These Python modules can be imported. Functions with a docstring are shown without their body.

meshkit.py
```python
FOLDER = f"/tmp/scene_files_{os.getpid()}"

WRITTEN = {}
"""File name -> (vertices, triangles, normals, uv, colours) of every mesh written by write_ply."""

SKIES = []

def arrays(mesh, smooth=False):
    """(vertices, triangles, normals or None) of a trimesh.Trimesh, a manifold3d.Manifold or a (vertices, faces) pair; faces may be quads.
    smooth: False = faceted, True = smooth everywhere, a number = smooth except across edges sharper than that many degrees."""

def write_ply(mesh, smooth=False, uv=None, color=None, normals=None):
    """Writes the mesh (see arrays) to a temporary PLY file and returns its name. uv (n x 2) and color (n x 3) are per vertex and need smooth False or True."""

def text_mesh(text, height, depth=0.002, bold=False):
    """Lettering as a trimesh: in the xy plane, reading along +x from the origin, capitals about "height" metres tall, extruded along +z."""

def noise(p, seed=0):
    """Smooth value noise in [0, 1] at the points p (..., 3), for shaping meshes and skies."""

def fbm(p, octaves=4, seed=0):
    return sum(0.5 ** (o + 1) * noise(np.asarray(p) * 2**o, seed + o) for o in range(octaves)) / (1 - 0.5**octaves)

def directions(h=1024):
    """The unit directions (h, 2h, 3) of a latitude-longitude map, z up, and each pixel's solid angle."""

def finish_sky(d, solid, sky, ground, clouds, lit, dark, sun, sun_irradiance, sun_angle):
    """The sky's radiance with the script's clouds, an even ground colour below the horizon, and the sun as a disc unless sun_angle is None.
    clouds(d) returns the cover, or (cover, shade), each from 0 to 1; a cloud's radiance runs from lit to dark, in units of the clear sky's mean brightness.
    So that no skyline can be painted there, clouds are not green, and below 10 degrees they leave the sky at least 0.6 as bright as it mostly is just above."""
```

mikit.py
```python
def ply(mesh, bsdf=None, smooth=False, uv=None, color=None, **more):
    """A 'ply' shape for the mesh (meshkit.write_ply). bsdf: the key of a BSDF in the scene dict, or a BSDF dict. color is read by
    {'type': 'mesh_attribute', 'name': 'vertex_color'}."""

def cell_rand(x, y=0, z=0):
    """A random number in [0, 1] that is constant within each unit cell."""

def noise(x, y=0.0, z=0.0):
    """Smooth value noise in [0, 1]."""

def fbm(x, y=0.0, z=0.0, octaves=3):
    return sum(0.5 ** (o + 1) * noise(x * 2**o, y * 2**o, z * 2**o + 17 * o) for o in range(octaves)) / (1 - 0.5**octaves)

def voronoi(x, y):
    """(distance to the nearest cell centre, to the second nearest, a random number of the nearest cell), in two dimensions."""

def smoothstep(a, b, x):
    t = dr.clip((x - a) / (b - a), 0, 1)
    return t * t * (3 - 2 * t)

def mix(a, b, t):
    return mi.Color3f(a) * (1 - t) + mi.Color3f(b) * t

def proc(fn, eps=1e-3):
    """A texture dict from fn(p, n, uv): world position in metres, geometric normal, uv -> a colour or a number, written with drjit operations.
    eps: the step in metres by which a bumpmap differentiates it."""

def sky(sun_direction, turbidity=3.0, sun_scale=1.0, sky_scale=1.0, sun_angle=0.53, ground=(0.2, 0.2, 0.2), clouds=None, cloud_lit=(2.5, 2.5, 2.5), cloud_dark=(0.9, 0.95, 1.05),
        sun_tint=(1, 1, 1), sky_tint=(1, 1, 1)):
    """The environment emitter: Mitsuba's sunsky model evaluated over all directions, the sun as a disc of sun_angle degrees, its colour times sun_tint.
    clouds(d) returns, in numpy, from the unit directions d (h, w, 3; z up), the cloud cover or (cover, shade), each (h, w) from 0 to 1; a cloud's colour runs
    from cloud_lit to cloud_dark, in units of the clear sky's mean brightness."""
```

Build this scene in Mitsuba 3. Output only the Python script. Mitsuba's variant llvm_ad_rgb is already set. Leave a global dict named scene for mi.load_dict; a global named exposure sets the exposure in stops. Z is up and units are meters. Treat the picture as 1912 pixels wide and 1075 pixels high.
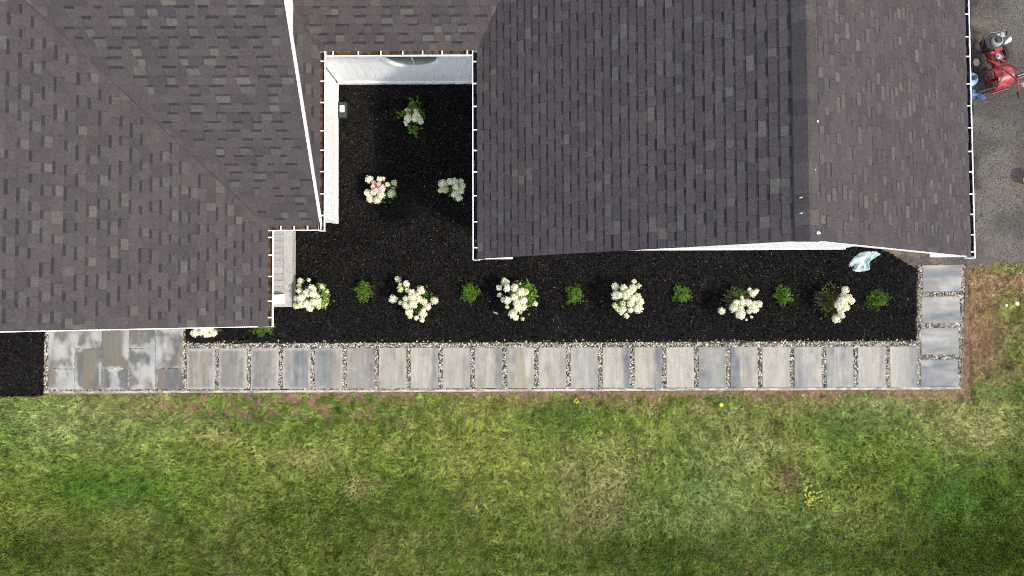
import math, random
import numpy as np, trimesh
import drjit as dr
import mitsuba as mi
import mikit, meshkit
from shapely.geometry import Polygon, box as sbox, Point
from shapely import contains_xy

T = mi.ScalarTransform4f
scene, labels = {}, {}

# ---------------------------------------------------------------- camera, sky, exposure
CAM_H = 14.917
scene['camera'] = {'type': 'perspective', 'fov': 74.82, 'fov_axis': 'x', 'near_clip': 0.1, 'far_clip': 1000.0,
    'to_world': T().look_at(origin=[0, 0, CAM_H], target=[0.00013338, 0.0289956, CAM_H - 0.99957953], up=[0.00459805, 0.99956895, 0.02899594])}
_el, _az = math.radians(51), math.radians(-25)      # high hazy sun, east-south-east
scene['sky'] = mikit.sky([math.cos(_el) * math.cos(_az), math.cos(_el) * math.sin(_az), math.sin(_el)], turbidity=4,
    sun_scale=0.65, sky_scale=1.33, sun_angle=4.0, sun_tint=(0.94, 0.99, 1.06), sky_tint=(0.95, 1.0, 1.03),
    clouds=lambda d: 0.35 * meshkit.fbm(d * 3.0, 3, seed=4) + 0.25)
exposure = 2.12

# ---------------------------------------------------------------- helpers
def numbered(key):
    if key not in scene and key not in labels: return key
    i = 1
    while f'{key}_{i:03d}' in scene or f'{key}_{i:03d}' in labels: i += 1
    return f'{key}_{i:03d}'

def put(key, mesh, bsdf, smooth=False, uv=None, color=None, label=None, category=None, group=None, kind=None):
    key = numbered(key)
    scene[key] = mikit.ply(mesh, bsdf, smooth=smooth, uv=uv, color=color)
    tag(key, label, category, group, kind)
    return key

def tag(key, label=None, category=None, group=None, kind=None):
    d = {k: v for k, v in dict(label=label, category=category, group=group, kind=kind).items() if v}
    if d: labels[key] = d

def thing(name, label, category, group=None):
    key = numbered(name); tag(key, label, category, group); return key

class MB:
    """collects boxes, tubes and sheets into one mesh"""
    def __init__(s): s.v, s.f, s.c, s.n = [], [], [], 0
    def add(s, v, f, c=None):
        v, f = np.asarray(v, float), np.asarray(f, int)
        if f.shape[1] == 4: f = np.vstack([f[:, [0, 1, 2]], f[:, [0, 2, 3]]])
        s.v.append(v); s.f.append(f + s.n); s.n += len(v)
        s.c.append(np.broadcast_to(np.asarray(c if c is not None else (.5, .5, .5), float), (len(v), 3)))
        return s
    def tm(s, m, c=None): return s.add(m.vertices, m.faces, c)
    def box(s, x0, x1, y0, y1, z0, z1, ch=0.0):
        v, f = chamfer_box(x0, x1, y0, y1, z0, z1, ch); return s.add(v, f)
    def obox(s, c, ax, ay, hx, hy, hz):
        """box round c with horizontal/any unit axes ax, ay and half sizes"""
        c, ax, ay = (np.asarray(q, float) for q in (c, ax, ay)); az = np.cross(ax, ay)
        v, f = chamfer_box(-hx, hx, -hy, hy, -hz, hz, min(hx, hy, hz) * .25)
        return s.add(c + v[:, :1] * ax + v[:, 1:2] * ay + v[:, 2:] * az, f)
    def tube(s, pts, r, sides=8):
        v, f = tube(pts, r, sides); return s.add(v, f)
    def get(s): return np.vstack(s.v), np.vstack(s.f)
    def cols(s): return np.vstack(s.c)

def chamfer_box(x0, x1, y0, y1, z0, z1, c=0.0):
    if c <= 0:
        v = np.array([[x, y, z] for z in (z0, z1) for x, y in ((x0, y0), (x1, y0), (x1, y1), (x0, y1))], float)
        f = [[0, 3, 2, 1], [4, 5, 6, 7], [0, 1, 5, 4], [1, 2, 6, 5], [2, 3, 7, 6], [3, 0, 4, 7]]
        return v, np.array(f)
    def ring(d, z): return [[x0 + d, y0 + d, z], [x1 - d, y0 + d, z], [x1 - d, y1 - d, z], [x0 + d, y1 - d, z]]
    v = np.array(ring(0, z0) + ring(0, z1 - c) + ring(c, z1), float)
    f = [[0, 3, 2, 1], [8, 9, 10, 11]]
    for a in (0, 4):
        for i in range(4):
            j = (i + 1) % 4; f.append([a + i, a + j, a + 4 + j, a + 4 + i])
    return v, np.array(f)

def tube(pts, r, sides=8):
    p = np.asarray(pts, float); t = np.gradient(p, axis=0); t /= np.linalg.norm(t, axis=1, keepdims=True) + 1e-12
    up = np.where(np.abs(t[:, 2:]) < .9, [0, 0, 1.], [1., 0, 0])
    a = np.cross(t, up); a /= np.linalg.norm(a, axis=1, keepdims=True) + 1e-12; b = np.cross(t, a)
    g = np.arange(sides) * 2 * np.pi / sides; r = np.broadcast_to(r, (len(p),))
    v = p[:, None] + r[:, None, None] * (np.cos(g)[None, :, None] * a[:, None] + np.sin(g)[None, :, None] * b[:, None])
    f = []
    for i in range(len(p) - 1):
        for j in range(sides):
            k = (j + 1) % sides; f.append([i * sides + j, i * sides + k, (i + 1) * sides + k, (i + 1) * sides + j])
    v = np.vstack([v.reshape(-1, 3), p[:1], p[-1:]]); n = len(p) * sides
    f = np.array(f); tri = np.vstack([f[:, [0, 1, 2]], f[:, [0, 2, 3]]])
    cap = [[n, (j + 1) % sides, j] for j in range(sides)] + [[n + 1, n - sides + j, n - sides + (j + 1) % sides] for j in range(sides)]
    return v, np.vstack([tri, cap])

def smooth_path(pts, n=6):
    p = np.asarray(pts, float); q = np.vstack([2 * p[0] - p[1], p, 2 * p[-1] - p[-2]]); out = []
    for i in range(1, len(q) - 2):
        for t in np.linspace(0, 1, n, endpoint=False):
            out.append(.5 * (2 * q[i] + (q[i + 1] - q[i - 1]) * t + (2 * q[i - 1] - 5 * q[i] + 4 * q[i + 1] - q[i + 2]) * t * t + (3 * q[i] - q[i - 1] - 3 * q[i + 1] + q[i + 2]) * t ** 3))
    return np.array(out + [p[-1]])

def cyl(p0, p1, r, sides=24, r1=None):
    return tube([p0, p1], [r, r if r1 is None else r1], sides)

def prism(poly, z0, z1):
    """horizontal polygon (list of xy) extruded in z"""
    m = trimesh.creation.extrude_polygon(Polygon(poly), z1 - z0, engine='earcut')
    return np.array(m.vertices) + [0, 0, z0], np.array(m.faces)

# ---------------------------------------------------------------- materials
def col(c): return {'type': 'rgb', 'value': list(c)}
def plain(key, c, rough=.5, metal=0.0, spec=.5, **k):
    scene[key] = {'type': 'twosided', 'bsdf': {'type': 'principled', 'base_color': col(c) if not isinstance(c, dict) else c, 'roughness': rough, 'metallic': metal, 'specular': spec, **k}}

def tex(fn): return mikit.proc(fn)
N, FB, SS, MIX, CR = mikit.noise, mikit.fbm, mikit.smoothstep, mikit.mix, mikit.cell_rand
VC = {'type': 'mesh_attribute', 'name': 'vertex_color'}

def f_shingle(p, n, uv):
    """uv.x: the piece's own tone, uv.y: 1 on the dark granule band"""
    t = uv.x
    c = MIX((.086, .077, .083), (.111, .097, .101), SS(.05, .5, t))
    c = MIX(c, (.134, .124, .120), SS(.55, .85, t))
    c = MIX(c, (.160, .151, .137), SS(.88, 1.0, t))
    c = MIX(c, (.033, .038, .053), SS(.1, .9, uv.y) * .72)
    g = .72 + .56 * N(p.x * 75, p.y * 75, p.z * 75)
    b = .93 + .14 * FB(p.x * 5, p.y * 5, p.z * 5)
    return c * g * b * .75
scene['m_shingle'] = {'type': 'twosided', 'bsdf': {'type': 'diffuse', 'reflectance': tex(f_shingle)}}

def f_white(p, n, uv):
    d = FB(p.x * 2.2, p.y * 2.2, p.z * 1.1)
    return mi.Color3f(.86, .875, .885) * (.965 + .045 * d)
scene['m_white'] = {'type': 'twosided', 'bsdf': {'type': 'principled', 'base_color': tex(f_white), 'roughness': .45, 'specular': .4}}
plain('m_gutter', (.82, .83, .835), .35)
plain('m_soffit', (.75, .76, .76), .6)

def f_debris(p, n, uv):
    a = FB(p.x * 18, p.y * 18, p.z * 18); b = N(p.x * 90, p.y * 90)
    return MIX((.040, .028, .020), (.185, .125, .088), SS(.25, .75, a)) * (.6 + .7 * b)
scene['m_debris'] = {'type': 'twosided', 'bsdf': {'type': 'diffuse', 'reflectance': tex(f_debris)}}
def f_gutter_dark(p, n, uv):  # dark blue-grey colour for the insides of the east house gutters
    a = FB(p.x * 20, p.y * 12, 0)
    return MIX((.006, .009, .014), (.03, .036, .045), SS(.45, .8, a))
scene['m_gutter_dark'] = {'type': 'twosided', 'bsdf': {'type': 'principled', 'base_color': tex(f_gutter_dark), 'roughness': .55, 'specular': .2}}

def f_deck(p, n, uv):
    k = uv.x
    g = FB(p.x * (6 + 50 * uv.y), p.y * (56 - 50 * uv.y), k * 31)
    return mi.Color3f(.41, .40, .385) * (.80 + .25 * k) * (.82 + .36 * g)
scene['m_deck'] = {'type': 'twosided', 'bsdf': {'type': 'principled', 'base_color': tex(f_deck), 'roughness': .7, 'specular': .25}}

def f_mulch(p, n, uv):
    a = FB(p.x * 30, p.y * 30, 0, 3); b = FB(p.x * 1.3, p.y * 1.3, 4)
    return MIX((.0040, .0040, .0042), (.0185, .0178, .0182), SS(.3, .75, a)) * (.7 + .6 * b)
scene['m_mulch'] = {'type': 'twosided', 'bsdf': {'type': 'diffuse', 'reflectance': tex(f_mulch)}}
scene['m_vc'] = {'type': 'twosided', 'bsdf': {'type': 'diffuse', 'reflectance': VC}}

def f_bed(p, n, uv):
    a = N(p.x * 60, p.y * 60)
    return MIX((.020, .018, .015), (.12, .11, .095), SS(.3, .8, a))
scene['m_bed'] = {'type': 'twosided', 'bsdf': {'type': 'diffuse', 'reflectance': tex(f_bed)}}
def f_edge(p, n, uv):
    a = FB(p.x * 9, p.y * 30); b = N(p.x * 45, p.y * 45)
    return MIX((.27, .25, .225), (.52, .50, .47), SS(.25, .7, a)) * (.75 + .4 * b)
scene['m_edging'] = {'type': 'twosided', 'bsdf': {'type': 'diffuse', 'reflectance': tex(f_edge)}}

# the cast slabs of the path: pale sand colour with blue-grey and tan streaks along each slab; one row of tones per slab
PAVER_TONES = [(.55, .45, .5, .45), (.75, .75, .45, .30), (.85, .75, .25, .30), (.45, .75, .80, .12), (.62, .75, .25, .20), (.45, .55, .85, .25),
    (.15, .30, .15, .25), (.10, .20, .65, .0), (.20, .12, .40, .12), (.25, .10, .70, .35), (.60, .20, .10, .35), (.15, .25, .18, .35),
    (.40, .25, .45, .0), (.0, .20, .95, .12), (.08, .20, .80, .15), (.10, .08, .14, .0), (.70, .50, .60, .05), (.90, .30, .30, .22),
    (.10, .10, .20, .10), (.62, .30, .32, .0), (.58, .40, .50, .0), (.10, .14, .30, .05), (.10, .40, .80, .10)]
PAVER_X0, PAVER_PITCH, PAVER_W = -7.211, .70868, .606
def slab_colour(blue, brown, streak, fine, salt):
    c = MIX((.585, .555, .485), (.185, .222, .268), dr.clip(blue, 0, 1))
    c = MIX(c, (.365, .310, .240), dr.clip(brown, 0, 1))
    c = c * (.82 + .36 * streak) * (.88 + .24 * fine)
    return MIX(c, (.62, .62, .62), dr.clip(salt, 0, 1)) * .66
def f_paver(p, n, uv):
    k = dr.floor((p.x - (PAVER_X0 - .05)) / PAVER_PITCH); fx = dr.clip((p.x - PAVER_X0 - k * PAVER_PITCH) / PAVER_W, 0, 1)
    i = mi.UInt32(dr.clip(k, 0, len(PAVER_TONES) - 1))
    a, b, c, d = (dr.gather(mi.Float, mi.Float([r[j] for r in PAVER_TONES]), i) for j in range(4))
    w = fx + .35 * (FB(p.x * 5, p.y * 1.1, k) - .5)
    blue = dr.select(w < .5, dr.lerp(a, b, SS(.18, .42, w)), dr.lerp(b, c, SS(.58, .80, w)))
    s = FB(p.x * 26, p.y * 2.0, k * 3.7); s2 = FB(p.x * 11, p.y * 1.4, k * 5.1 + 9)
    cl = FB(p.x * 9, p.y * 6, k * 2.3 + 40)
    blue = blue * 1.0 + .55 * (s2 - .5) + .75 * (cl - .5) - .06
    brown = d * SS(.38, .62, FB(p.x * 6 + 5, p.y * 2.2, k * 7.3)) * 1.6
    rim = dr.minimum(dr.minimum(fx, 1 - fx) * .6, dr.minimum(-.895 - p.y, p.y + 1.785))
    salt = SS(5, 3, k) * SS(.07, .0, rim + .09 * (FB(p.x * 22, p.y * 22, 3) - .5)) * .75
    return slab_colour(blue, brown, s, N(p.x * 70, p.y * 70), salt)
scene['m_paver'] = {'type': 'twosided', 'bsdf': {'type': 'principled', 'base_color': tex(f_paver), 'roughness': .75, 'specular': .25}}
def f_paver_side(p, n, uv):
    k = uv.x
    s = FB(p.x * 2.0, p.y * 20, k * 13); s2 = FB(p.x * 1.8, p.y * 7, k * 23)
    return slab_colour(.42 + .3 * k + 1.5 * (s2 - .5), .30 * SS(.55, .8, FB(p.x * 3, p.y * 8, k * 9)), s, N(p.x * 70, p.y * 70), .60 * SS(.50, .75, FB(p.x * 2.5, p.y * 4, k * 31)))
scene['m_paver_side'] = {'type': 'twosided', 'bsdf': {'type': 'principled', 'base_color': tex(f_paver_side), 'roughness': .75, 'specular': .25}}
def f_paver_landing(p, n, uv):
    """slabs of the landing: lime bloom from the edges inwards round darker damp centres; uv: column + position, row + position across each slab"""
    ci, ri = dr.floor(uv.x), dr.floor(uv.y); fx, fy = uv.x - ci, uv.y - ri
    k, q = CR(ci, ri, 3), CR(ci, ri, 11)
    s = FB(p.x * 22, p.y * 2.4, k * 17); s2 = FB(p.x * 7, p.y * 1.7, k * 29)
    e = dr.minimum(dr.minimum(fx, 1 - fx) * .9, dr.minimum(fy, 1 - fy) * 1.3)
    m = FB(p.x * 3.4, p.y * 2.2, k * 11 + 2, 2) + .30 * (FB(p.x * 14, p.y * 9, 5, 4) - .5)
    bloom = SS(.34, .64, m + .30 * (q - .40) + .26 * SS(.26, .0, e) - .205)
    c = MIX(MIX((.262, .245, .208), (.190, .200, .212), SS(.45, .62, s2)), (.31, .25, .19), SS(.55, .72, FB(p.x * 5, p.y * 2, k * 41)) * .45)
    c = c * (.76 + .44 * s)
    pale = MIX((.585, .58, .565), (.45, .47, .49), SS(.4, .65, FB(p.x * 6, p.y * 3, k * 3)))
    return MIX(c, pale, bloom) * .69 * (.92 + .16 * N(p.x * 70, p.y * 70))
scene['m_paver_landing'] = {'type': 'twosided', 'bsdf': {'type': 'principled', 'base_color': tex(f_paver_landing), 'roughness': .75, 'specular': .25}}

def f_lawn(p, n, uv):
    a = FB(p.x * .8, p.y * .8, 1); b = FB(p.x * 14, p.y * 14, 2)
    c = MIX((.050, .062, .018), (.125, .105, .058), SS(.35, .7, a))
    soil = SS(1.05, .15, (-1.9 - p.y) + .9 * (FB(p.x * 2.5, p.y * 3.5, 7) - .5))
    side = SS(9.8, 10.3, p.x) * SS(-1.9, -.3, p.y)
    c = MIX(c, (.20, .132, .090), dr.clip(soil + side, 0, 1))
    return c * (.45 + 1.1 * b)
scene['m_lawn'] = {'type': 'twosided', 'bsdf': {'type': 'diffuse', 'reflectance': tex(f_lawn)}}
def f_drive(p, n, uv):
    a = FB(p.x * 45, p.y * 45, 3); b = FB(p.x * 1.1, p.y * 1.1, 8); d = FB(p.x * 3.5, p.y * 3.5, 12)
    c = MIX((.125, .117, .110), (.205, .192, .172), SS(.3, .7, b))
    c = MIX(c, (.25, .19, .125), SS(.62, .8, d) * .5)
    straw = SS(1.75, 1.25, p.y) * SS(9.9, 9.2, p.x)
    c = MIX(c, (.29, .22, .15), straw * SS(.35, .6, FB(p.x * 4, p.y * 6, 2)))
    mottled = SS(.62, .2, p.x - 10.05 + .9 * (FB(p.x * 2, p.y * 2.2, 31) - .5)) * SS(.45, .62, FB(p.x * .3, p.y * 1.3, 44)) * SS(1.2, 1.6, p.y)  # darker gravel in uneven patches on the house side
    c = MIX(c, (.045, .038, .034), mottled * .85)
    return c * (.55 + .9 * a) * .68
scene['m_drive'] = {'type': 'twosided', 'bsdf': {'type': 'diffuse', 'reflectance': tex(f_drive)}}

def f_petal(p, n, uv):
    """uv.x: -1 pink .. 0 cream white .. 1 lime green"""
    c = MIX((.87, .855, .67), (.52, .62, .22), SS(.05, 1.0, uv.x))
    c = MIX(c, (.80, .55, .56), SS(-.05, -1.0, uv.x))
    return c * (.86 + .2 * N(p.x * 130, p.y * 130, p.z * 130))
scene['m_petal'] = {'type': 'twosided', 'bsdf': {'type': 'diffuse', 'reflectance': tex(f_petal)}}
def f_leaf(p, n, uv):
    return MIX(MIX((.040, .105, .018), (.19, .33, .055), uv.x), (.105, .085, .038), uv.y) * (.8 + .4 * N(p.x * 60, p.y * 60, p.z * 60))
scene['m_leaf'] = {'type': 'principledthin', 'base_color': tex(f_leaf), 'roughness': .45, 'diff_trans': .5, 'spec_trans': 0.0, 'eta': 1.4}
plain('m_stem', (.10, .075, .035), .7)
plain('m_black', (.018, .018, .02), .4)
plain('m_dark_plastic', (.028, .034, .036), .5)
plain('m_pale_plastic', (.72, .76, .78), .4)
def f_red(p, n, uv):
    w = FB(p.x * 14, p.y * 14, p.z * 14)
    return MIX((.30, .022, .030), (.40, .10, .10), SS(.45, .75, w))
scene['m_red'] = {'type': 'twosided', 'bsdf': {'type': 'principled', 'base_color': tex(f_red), 'roughness': .38, 'clearcoat': .4}}
plain('m_orange_red', (.46, .09, .055), .5)
plain('m_metal', (.42, .42, .41), .38, .85)
plain('m_grey', (.33, .35, .35), .45)
plain('m_tyre', (.060, .057, .050), .85, spec=.2)
plain('m_hub', (.50, .47, .41), .6)
plain('m_blue', (.10, .21, .52), .4)
def f_tarp(p, n, uv):
    a = FB(p.x * 9, p.y * 9, p.z * 9)
    return MIX(MIX((.02, .025, .04), (.09, .16, .38), SS(.40, .5, a)), (.45, .52, .62), SS(.58, .66, a))
scene['m_tarp'] = {'type': 'twosided', 'bsdf': {'type': 'principled', 'base_color': tex(f_tarp), 'roughness': .35}}
def f_bag(p, n, uv):
    a = FB(uv.x * 3.4, uv.y * 3.4, 6); b = FB(uv.x * 8, uv.y * 8, 3)
    c = MIX((.60, .63, .65), (.30, .46, .42), SS(.55, .60, a))
    c = MIX(c, (.42, .55, .66), SS(.58, .63, b) * .6)
    return c
scene['m_bag'] = {'type': 'twosided', 'bsdf': {'type': 'principled', 'base_color': tex(f_bag), 'roughness': .22, 'specular': .6}}
scene['m_glass'] = {'type': 'thindielectric', 'int_ior': 1.5}
def f_room(p, n, uv):
    return MIX((.16, .23, .20), (.58, .62, .59), SS(1.55, 1.05, p.z))  # grey-green gradient behind the pane, paler towards the bottom
scene['m_room'] = {'type': 'twosided', 'bsdf': {'type': 'diffuse', 'reflectance': tex(f_room)}}
plain('m_yellow', (.70, .60, .05), .6)
plain('m_dull_yellow', (.44, .43, .055), .7)
plain('m_daisy', (.8, .8, .76), .6)
plain('m_chalk', (.78, .77, .73), .8)
plain('m_wood', (.34, .30, .25), .8)

# ---------------------------------------------------------------- ground: lawn, driveway, mulch beds
G = 200.0
put('lawn', (np.array([[-G, -G, -.02], [G, -G, -.02], [G, G, -.02], [-G, G, -.02]]), np.array([[0, 1, 2, 3]])), 'm_lawn', kind='structure', label='lawn of patchy green and yellowed grass below the paved path')

def grid_sheet(x0, x1, y0, y1, step, zfun, keep=None):
    xs, ys = np.arange(x0, x1 + step / 2, step), np.arange(y0, y1 + step / 2, step)
    X, Y = np.meshgrid(xs, ys); v = np.stack([X.ravel(), Y.ravel(), zfun(X.ravel(), Y.ravel())], 1)
    i, j = np.meshgrid(np.arange(len(xs) - 1), np.arange(len(ys) - 1)); a = (j * len(xs) + i).ravel()
    q = np.stack([a, a + 1, a + len(xs) + 1, a + len(xs)], 1)
    if keep is not None:
        c = v[q].mean(1); q = q[keep(c[:, 0], c[:, 1])]
    f = np.vstack([q[:, [0, 1, 2]], q[:, [0, 2, 3]]]); used, inv = np.unique(f, return_inverse=True)
    return v[used], inv.reshape(-1, 3)

def nz(x, y, s, seed=0, oct=3): return meshkit.fbm(np.stack([x * s, y * s, np.zeros_like(x) + .37], -1), oct, seed)

def drive_edge(x): return .86 + .16 * (nz(x, x * 0, 2.6, 3) - .5)
put('gravel_driveway', grid_sheet(7.5, 15.0, .6, 12, .06, lambda x, y: .002 + .012 * nz(x, y, 5, 9), lambda x, y: (y > drive_edge(x)) & (x > 8)), 'm_drive', kind='structure', label='grey brown gravel driveway beside the house')

def bed_right(y): return 9.005 + (y + .8) * .0395 - .015
def mulch_z(x, y): return .004 + .050 * nz(x, y, 1.6, 21) + .028 * nz(x, y, 9, 5)
def soil_cut(x, y): return (y < 1.32 - .62 * (x - 8.2) + .25 * (nz(x, y, 3.0, 17) - .5)) | (x < 8.1)
def in_bed(x, y): return (x < bed_right(y)) & (y > -.775 - .0022 * (x + 7.2)) & soil_cut(x, y) & (x > -7.235)
def bed_bottom(x): return -.775 - .0022 * (x + 7.2)
def edge_fade(x, y): return np.clip(np.minimum((y - bed_bottom(x)) / .15, (bed_right(y) - x) / .12), 0, 1)
v, f = grid_sheet(-7.24, 9.1, -.85, 5.1, .05, lambda x, y: .002 + mulch_z(x, y) * (.15 + .85 * edge_fade(x, y)), lambda x, y: (x < bed_right(y) + .03) & (y > bed_bottom(x) - .03) & soil_cut(x, y))
v[:, 1] = np.maximum(v[:, 1], bed_bottom(v[:, 0])); v[:, 0] = np.minimum(v[:, 0], bed_right(v[:, 1]))
put('mulch_bed', (v, f), 'm_mulch', smooth=True, kind='structure', label='black mulch bed round the shrubs between house and path')
v, f = grid_sheet(-15, -10.36, -1.92, .6, .05, lambda x, y: .006 + mulch_z(x, y) * np.clip((-10.38 - x) / .1, .1, 1), lambda x, y: x < -10.36); v[:, 0] = np.minimum(v[:, 0], -10.388)
put('mulch_bed', (v, f), 'm_mulch', smooth=True, kind='structure', label='black mulch bed left of the landing')

def slivers(n, xy, zfun, rng, len_, wid, colr, tilt=.6):
    """small three-sided splinters: 4 corners, 4 faces each"""
    x, y = xy[:, 0], xy[:, 1]; n = len(x)
    th = rng.uniform(0, 2 * np.pi, n); el = rng.normal(0, tilt, n) * .6
    d = np.stack([np.cos(th) * np.cos(el), np.sin(th) * np.cos(el), np.sin(el)], 1)
    s = np.stack([-np.sin(th), np.cos(th), rng.normal(0, .4, n)], 1); up = np.cross(d, s)
    L = rng.uniform(*len_, n)[:, None] * .5; W = rng.uniform(*wid, n)[:, None] * .5
    c = np.stack([x, y, zfun(x, y) + .005 + np.abs(np.sin(el)) * L[:, 0] * .7], 1)
    v = np.stack([c - d * L - s * W * .6, c - d * L * .8 + s * W, c + d * L + s * W * .3, c + up * W * .9], 1)
    f = np.array([[0, 2, 1], [0, 1, 3], [1, 2, 3], [2, 0, 3]])[None] + (np.arange(n) * 4)[:, None, None]
    return v.reshape(-1, 3), f.reshape(-1, 3), np.repeat(colr, 4, 0)

rng = np.random.default_rng(11)
def chips(n, x0, x1, y0, y1, keep):
    xy = np.stack([rng.uniform(x0, x1, n), rng.uniform(y0, y1, n)], 1); xy = xy[keep(xy[:, 0], xy[:, 1])]; n = len(xy)
    k = rng.random(n); base = np.array([.0155, .015, .0152])[None] * rng.uniform(.2, 2.2, (n, 1)) * (.45 + 1.1 * nz(xy[:, 0], xy[:, 1], 2.0, 23))[:, None]
    c = np.where((k > .93)[:, None], np.array([.085, .07, .055]) * rng.uniform(.5, 1.3, (n, 1)), base)
    c = np.where((k > .992)[:, None], np.array([.26, .225, .18]) * rng.uniform(.6, 1.2, (n, 1)), c)
    v, f, cc = slivers(n, xy, lambda x, y: mulch_z(x, y) * (.15 + .85 * np.where(x > -10, edge_fade(x, y), 1)), rng, (.02, .085), (.005, .017), c)
    return v, f, cc
va, fa, ca = chips(98000, -7.22, 9.05, -.77, 1.95, lambda x, y: in_bed(x, y) & ~((y > 1.27) & (x > 0)) & ~((x < -5.2) & (y > -.1)))
vb, fb, cb = chips(36000, -3.9, -.05, 1.9, 5.03, in_bed)
vc_, fc, cc_ = chips(9000, -11.9, -10.41, -1.88, .1, lambda x, y: x < -10.41)
v = np.vstack([va, vb, vc_]); f = np.vstack([fa, fb + len(va), fc + len(va) + len(vb)])
put('mulch_chips', (v, f), 'm_vc', color=np.vstack([ca, cb, cc_]), kind='stuff', label='loose black and brown wood chips lying over the mulch beds', category='mulch')

# ---------------------------------------------------------------- paved path with its slabs, pebbles and edging
path = 'paved_path'
bed_poly = [(-10.40, -1.83), (9.95, -1.83), (10.125, .905), (9.04, .905), (8.965, -.785), (-7.23, -.755), (-7.23, .6), (-10.40, .6)]
v, f = prism(bed_poly, -.06, .004)
put(path, (v, f), 'm_bed', kind='structure', label='path of pale concrete slabs set in pebbles with a landing at its left end')
slabs = []
def slab(x0, x1, y0, y1, m, uvv, rot=0.0, dz=0.0):
    cx, cy = (x0 + x1) / 2, (y0 + y1) / 2
    v, f = chamfer_box(x0 - cx, x1 - cx, y0 - cy, y1 - cy, -.03, .032 + dz, .007)
    c, s = math.cos(rot), math.sin(rot)
    v = np.stack([v[:, 0] * c - v[:, 1] * s + cx, v[:, 0] * s + v[:, 1] * c + cy, v[:, 2]], 1)
    fr = np.clip(np.stack([(v[:, 0] - x0) / (x1 - x0), (v[:, 1] - y0) / (y1 - y0)], 1), 0, 1) * .98 + .01
    put(path + '__paver', (v, f), m, uv=fr + uvv if m == 'm_paver_landing' else np.broadcast_to(uvv, (len(v), 2)))
    slabs.append((x0, x1, y0, y1))
r_ = random.Random(5)
for i in range(23):
    x = PAVER_X0 + i * PAVER_PITCH; dy = -.0015 * i
    slab(x, x + PAVER_W, -1.772 + dy, -.874 + dy, 'm_paver', (.5, .5), r_.uniform(-.006, .006), r_.uniform(-.003, .003))
LX = [(-10.294, -9.715), (-9.704, -9.118), (-9.107, -8.517), (-8.506, -7.923), (-7.912, -7.311)]
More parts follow.
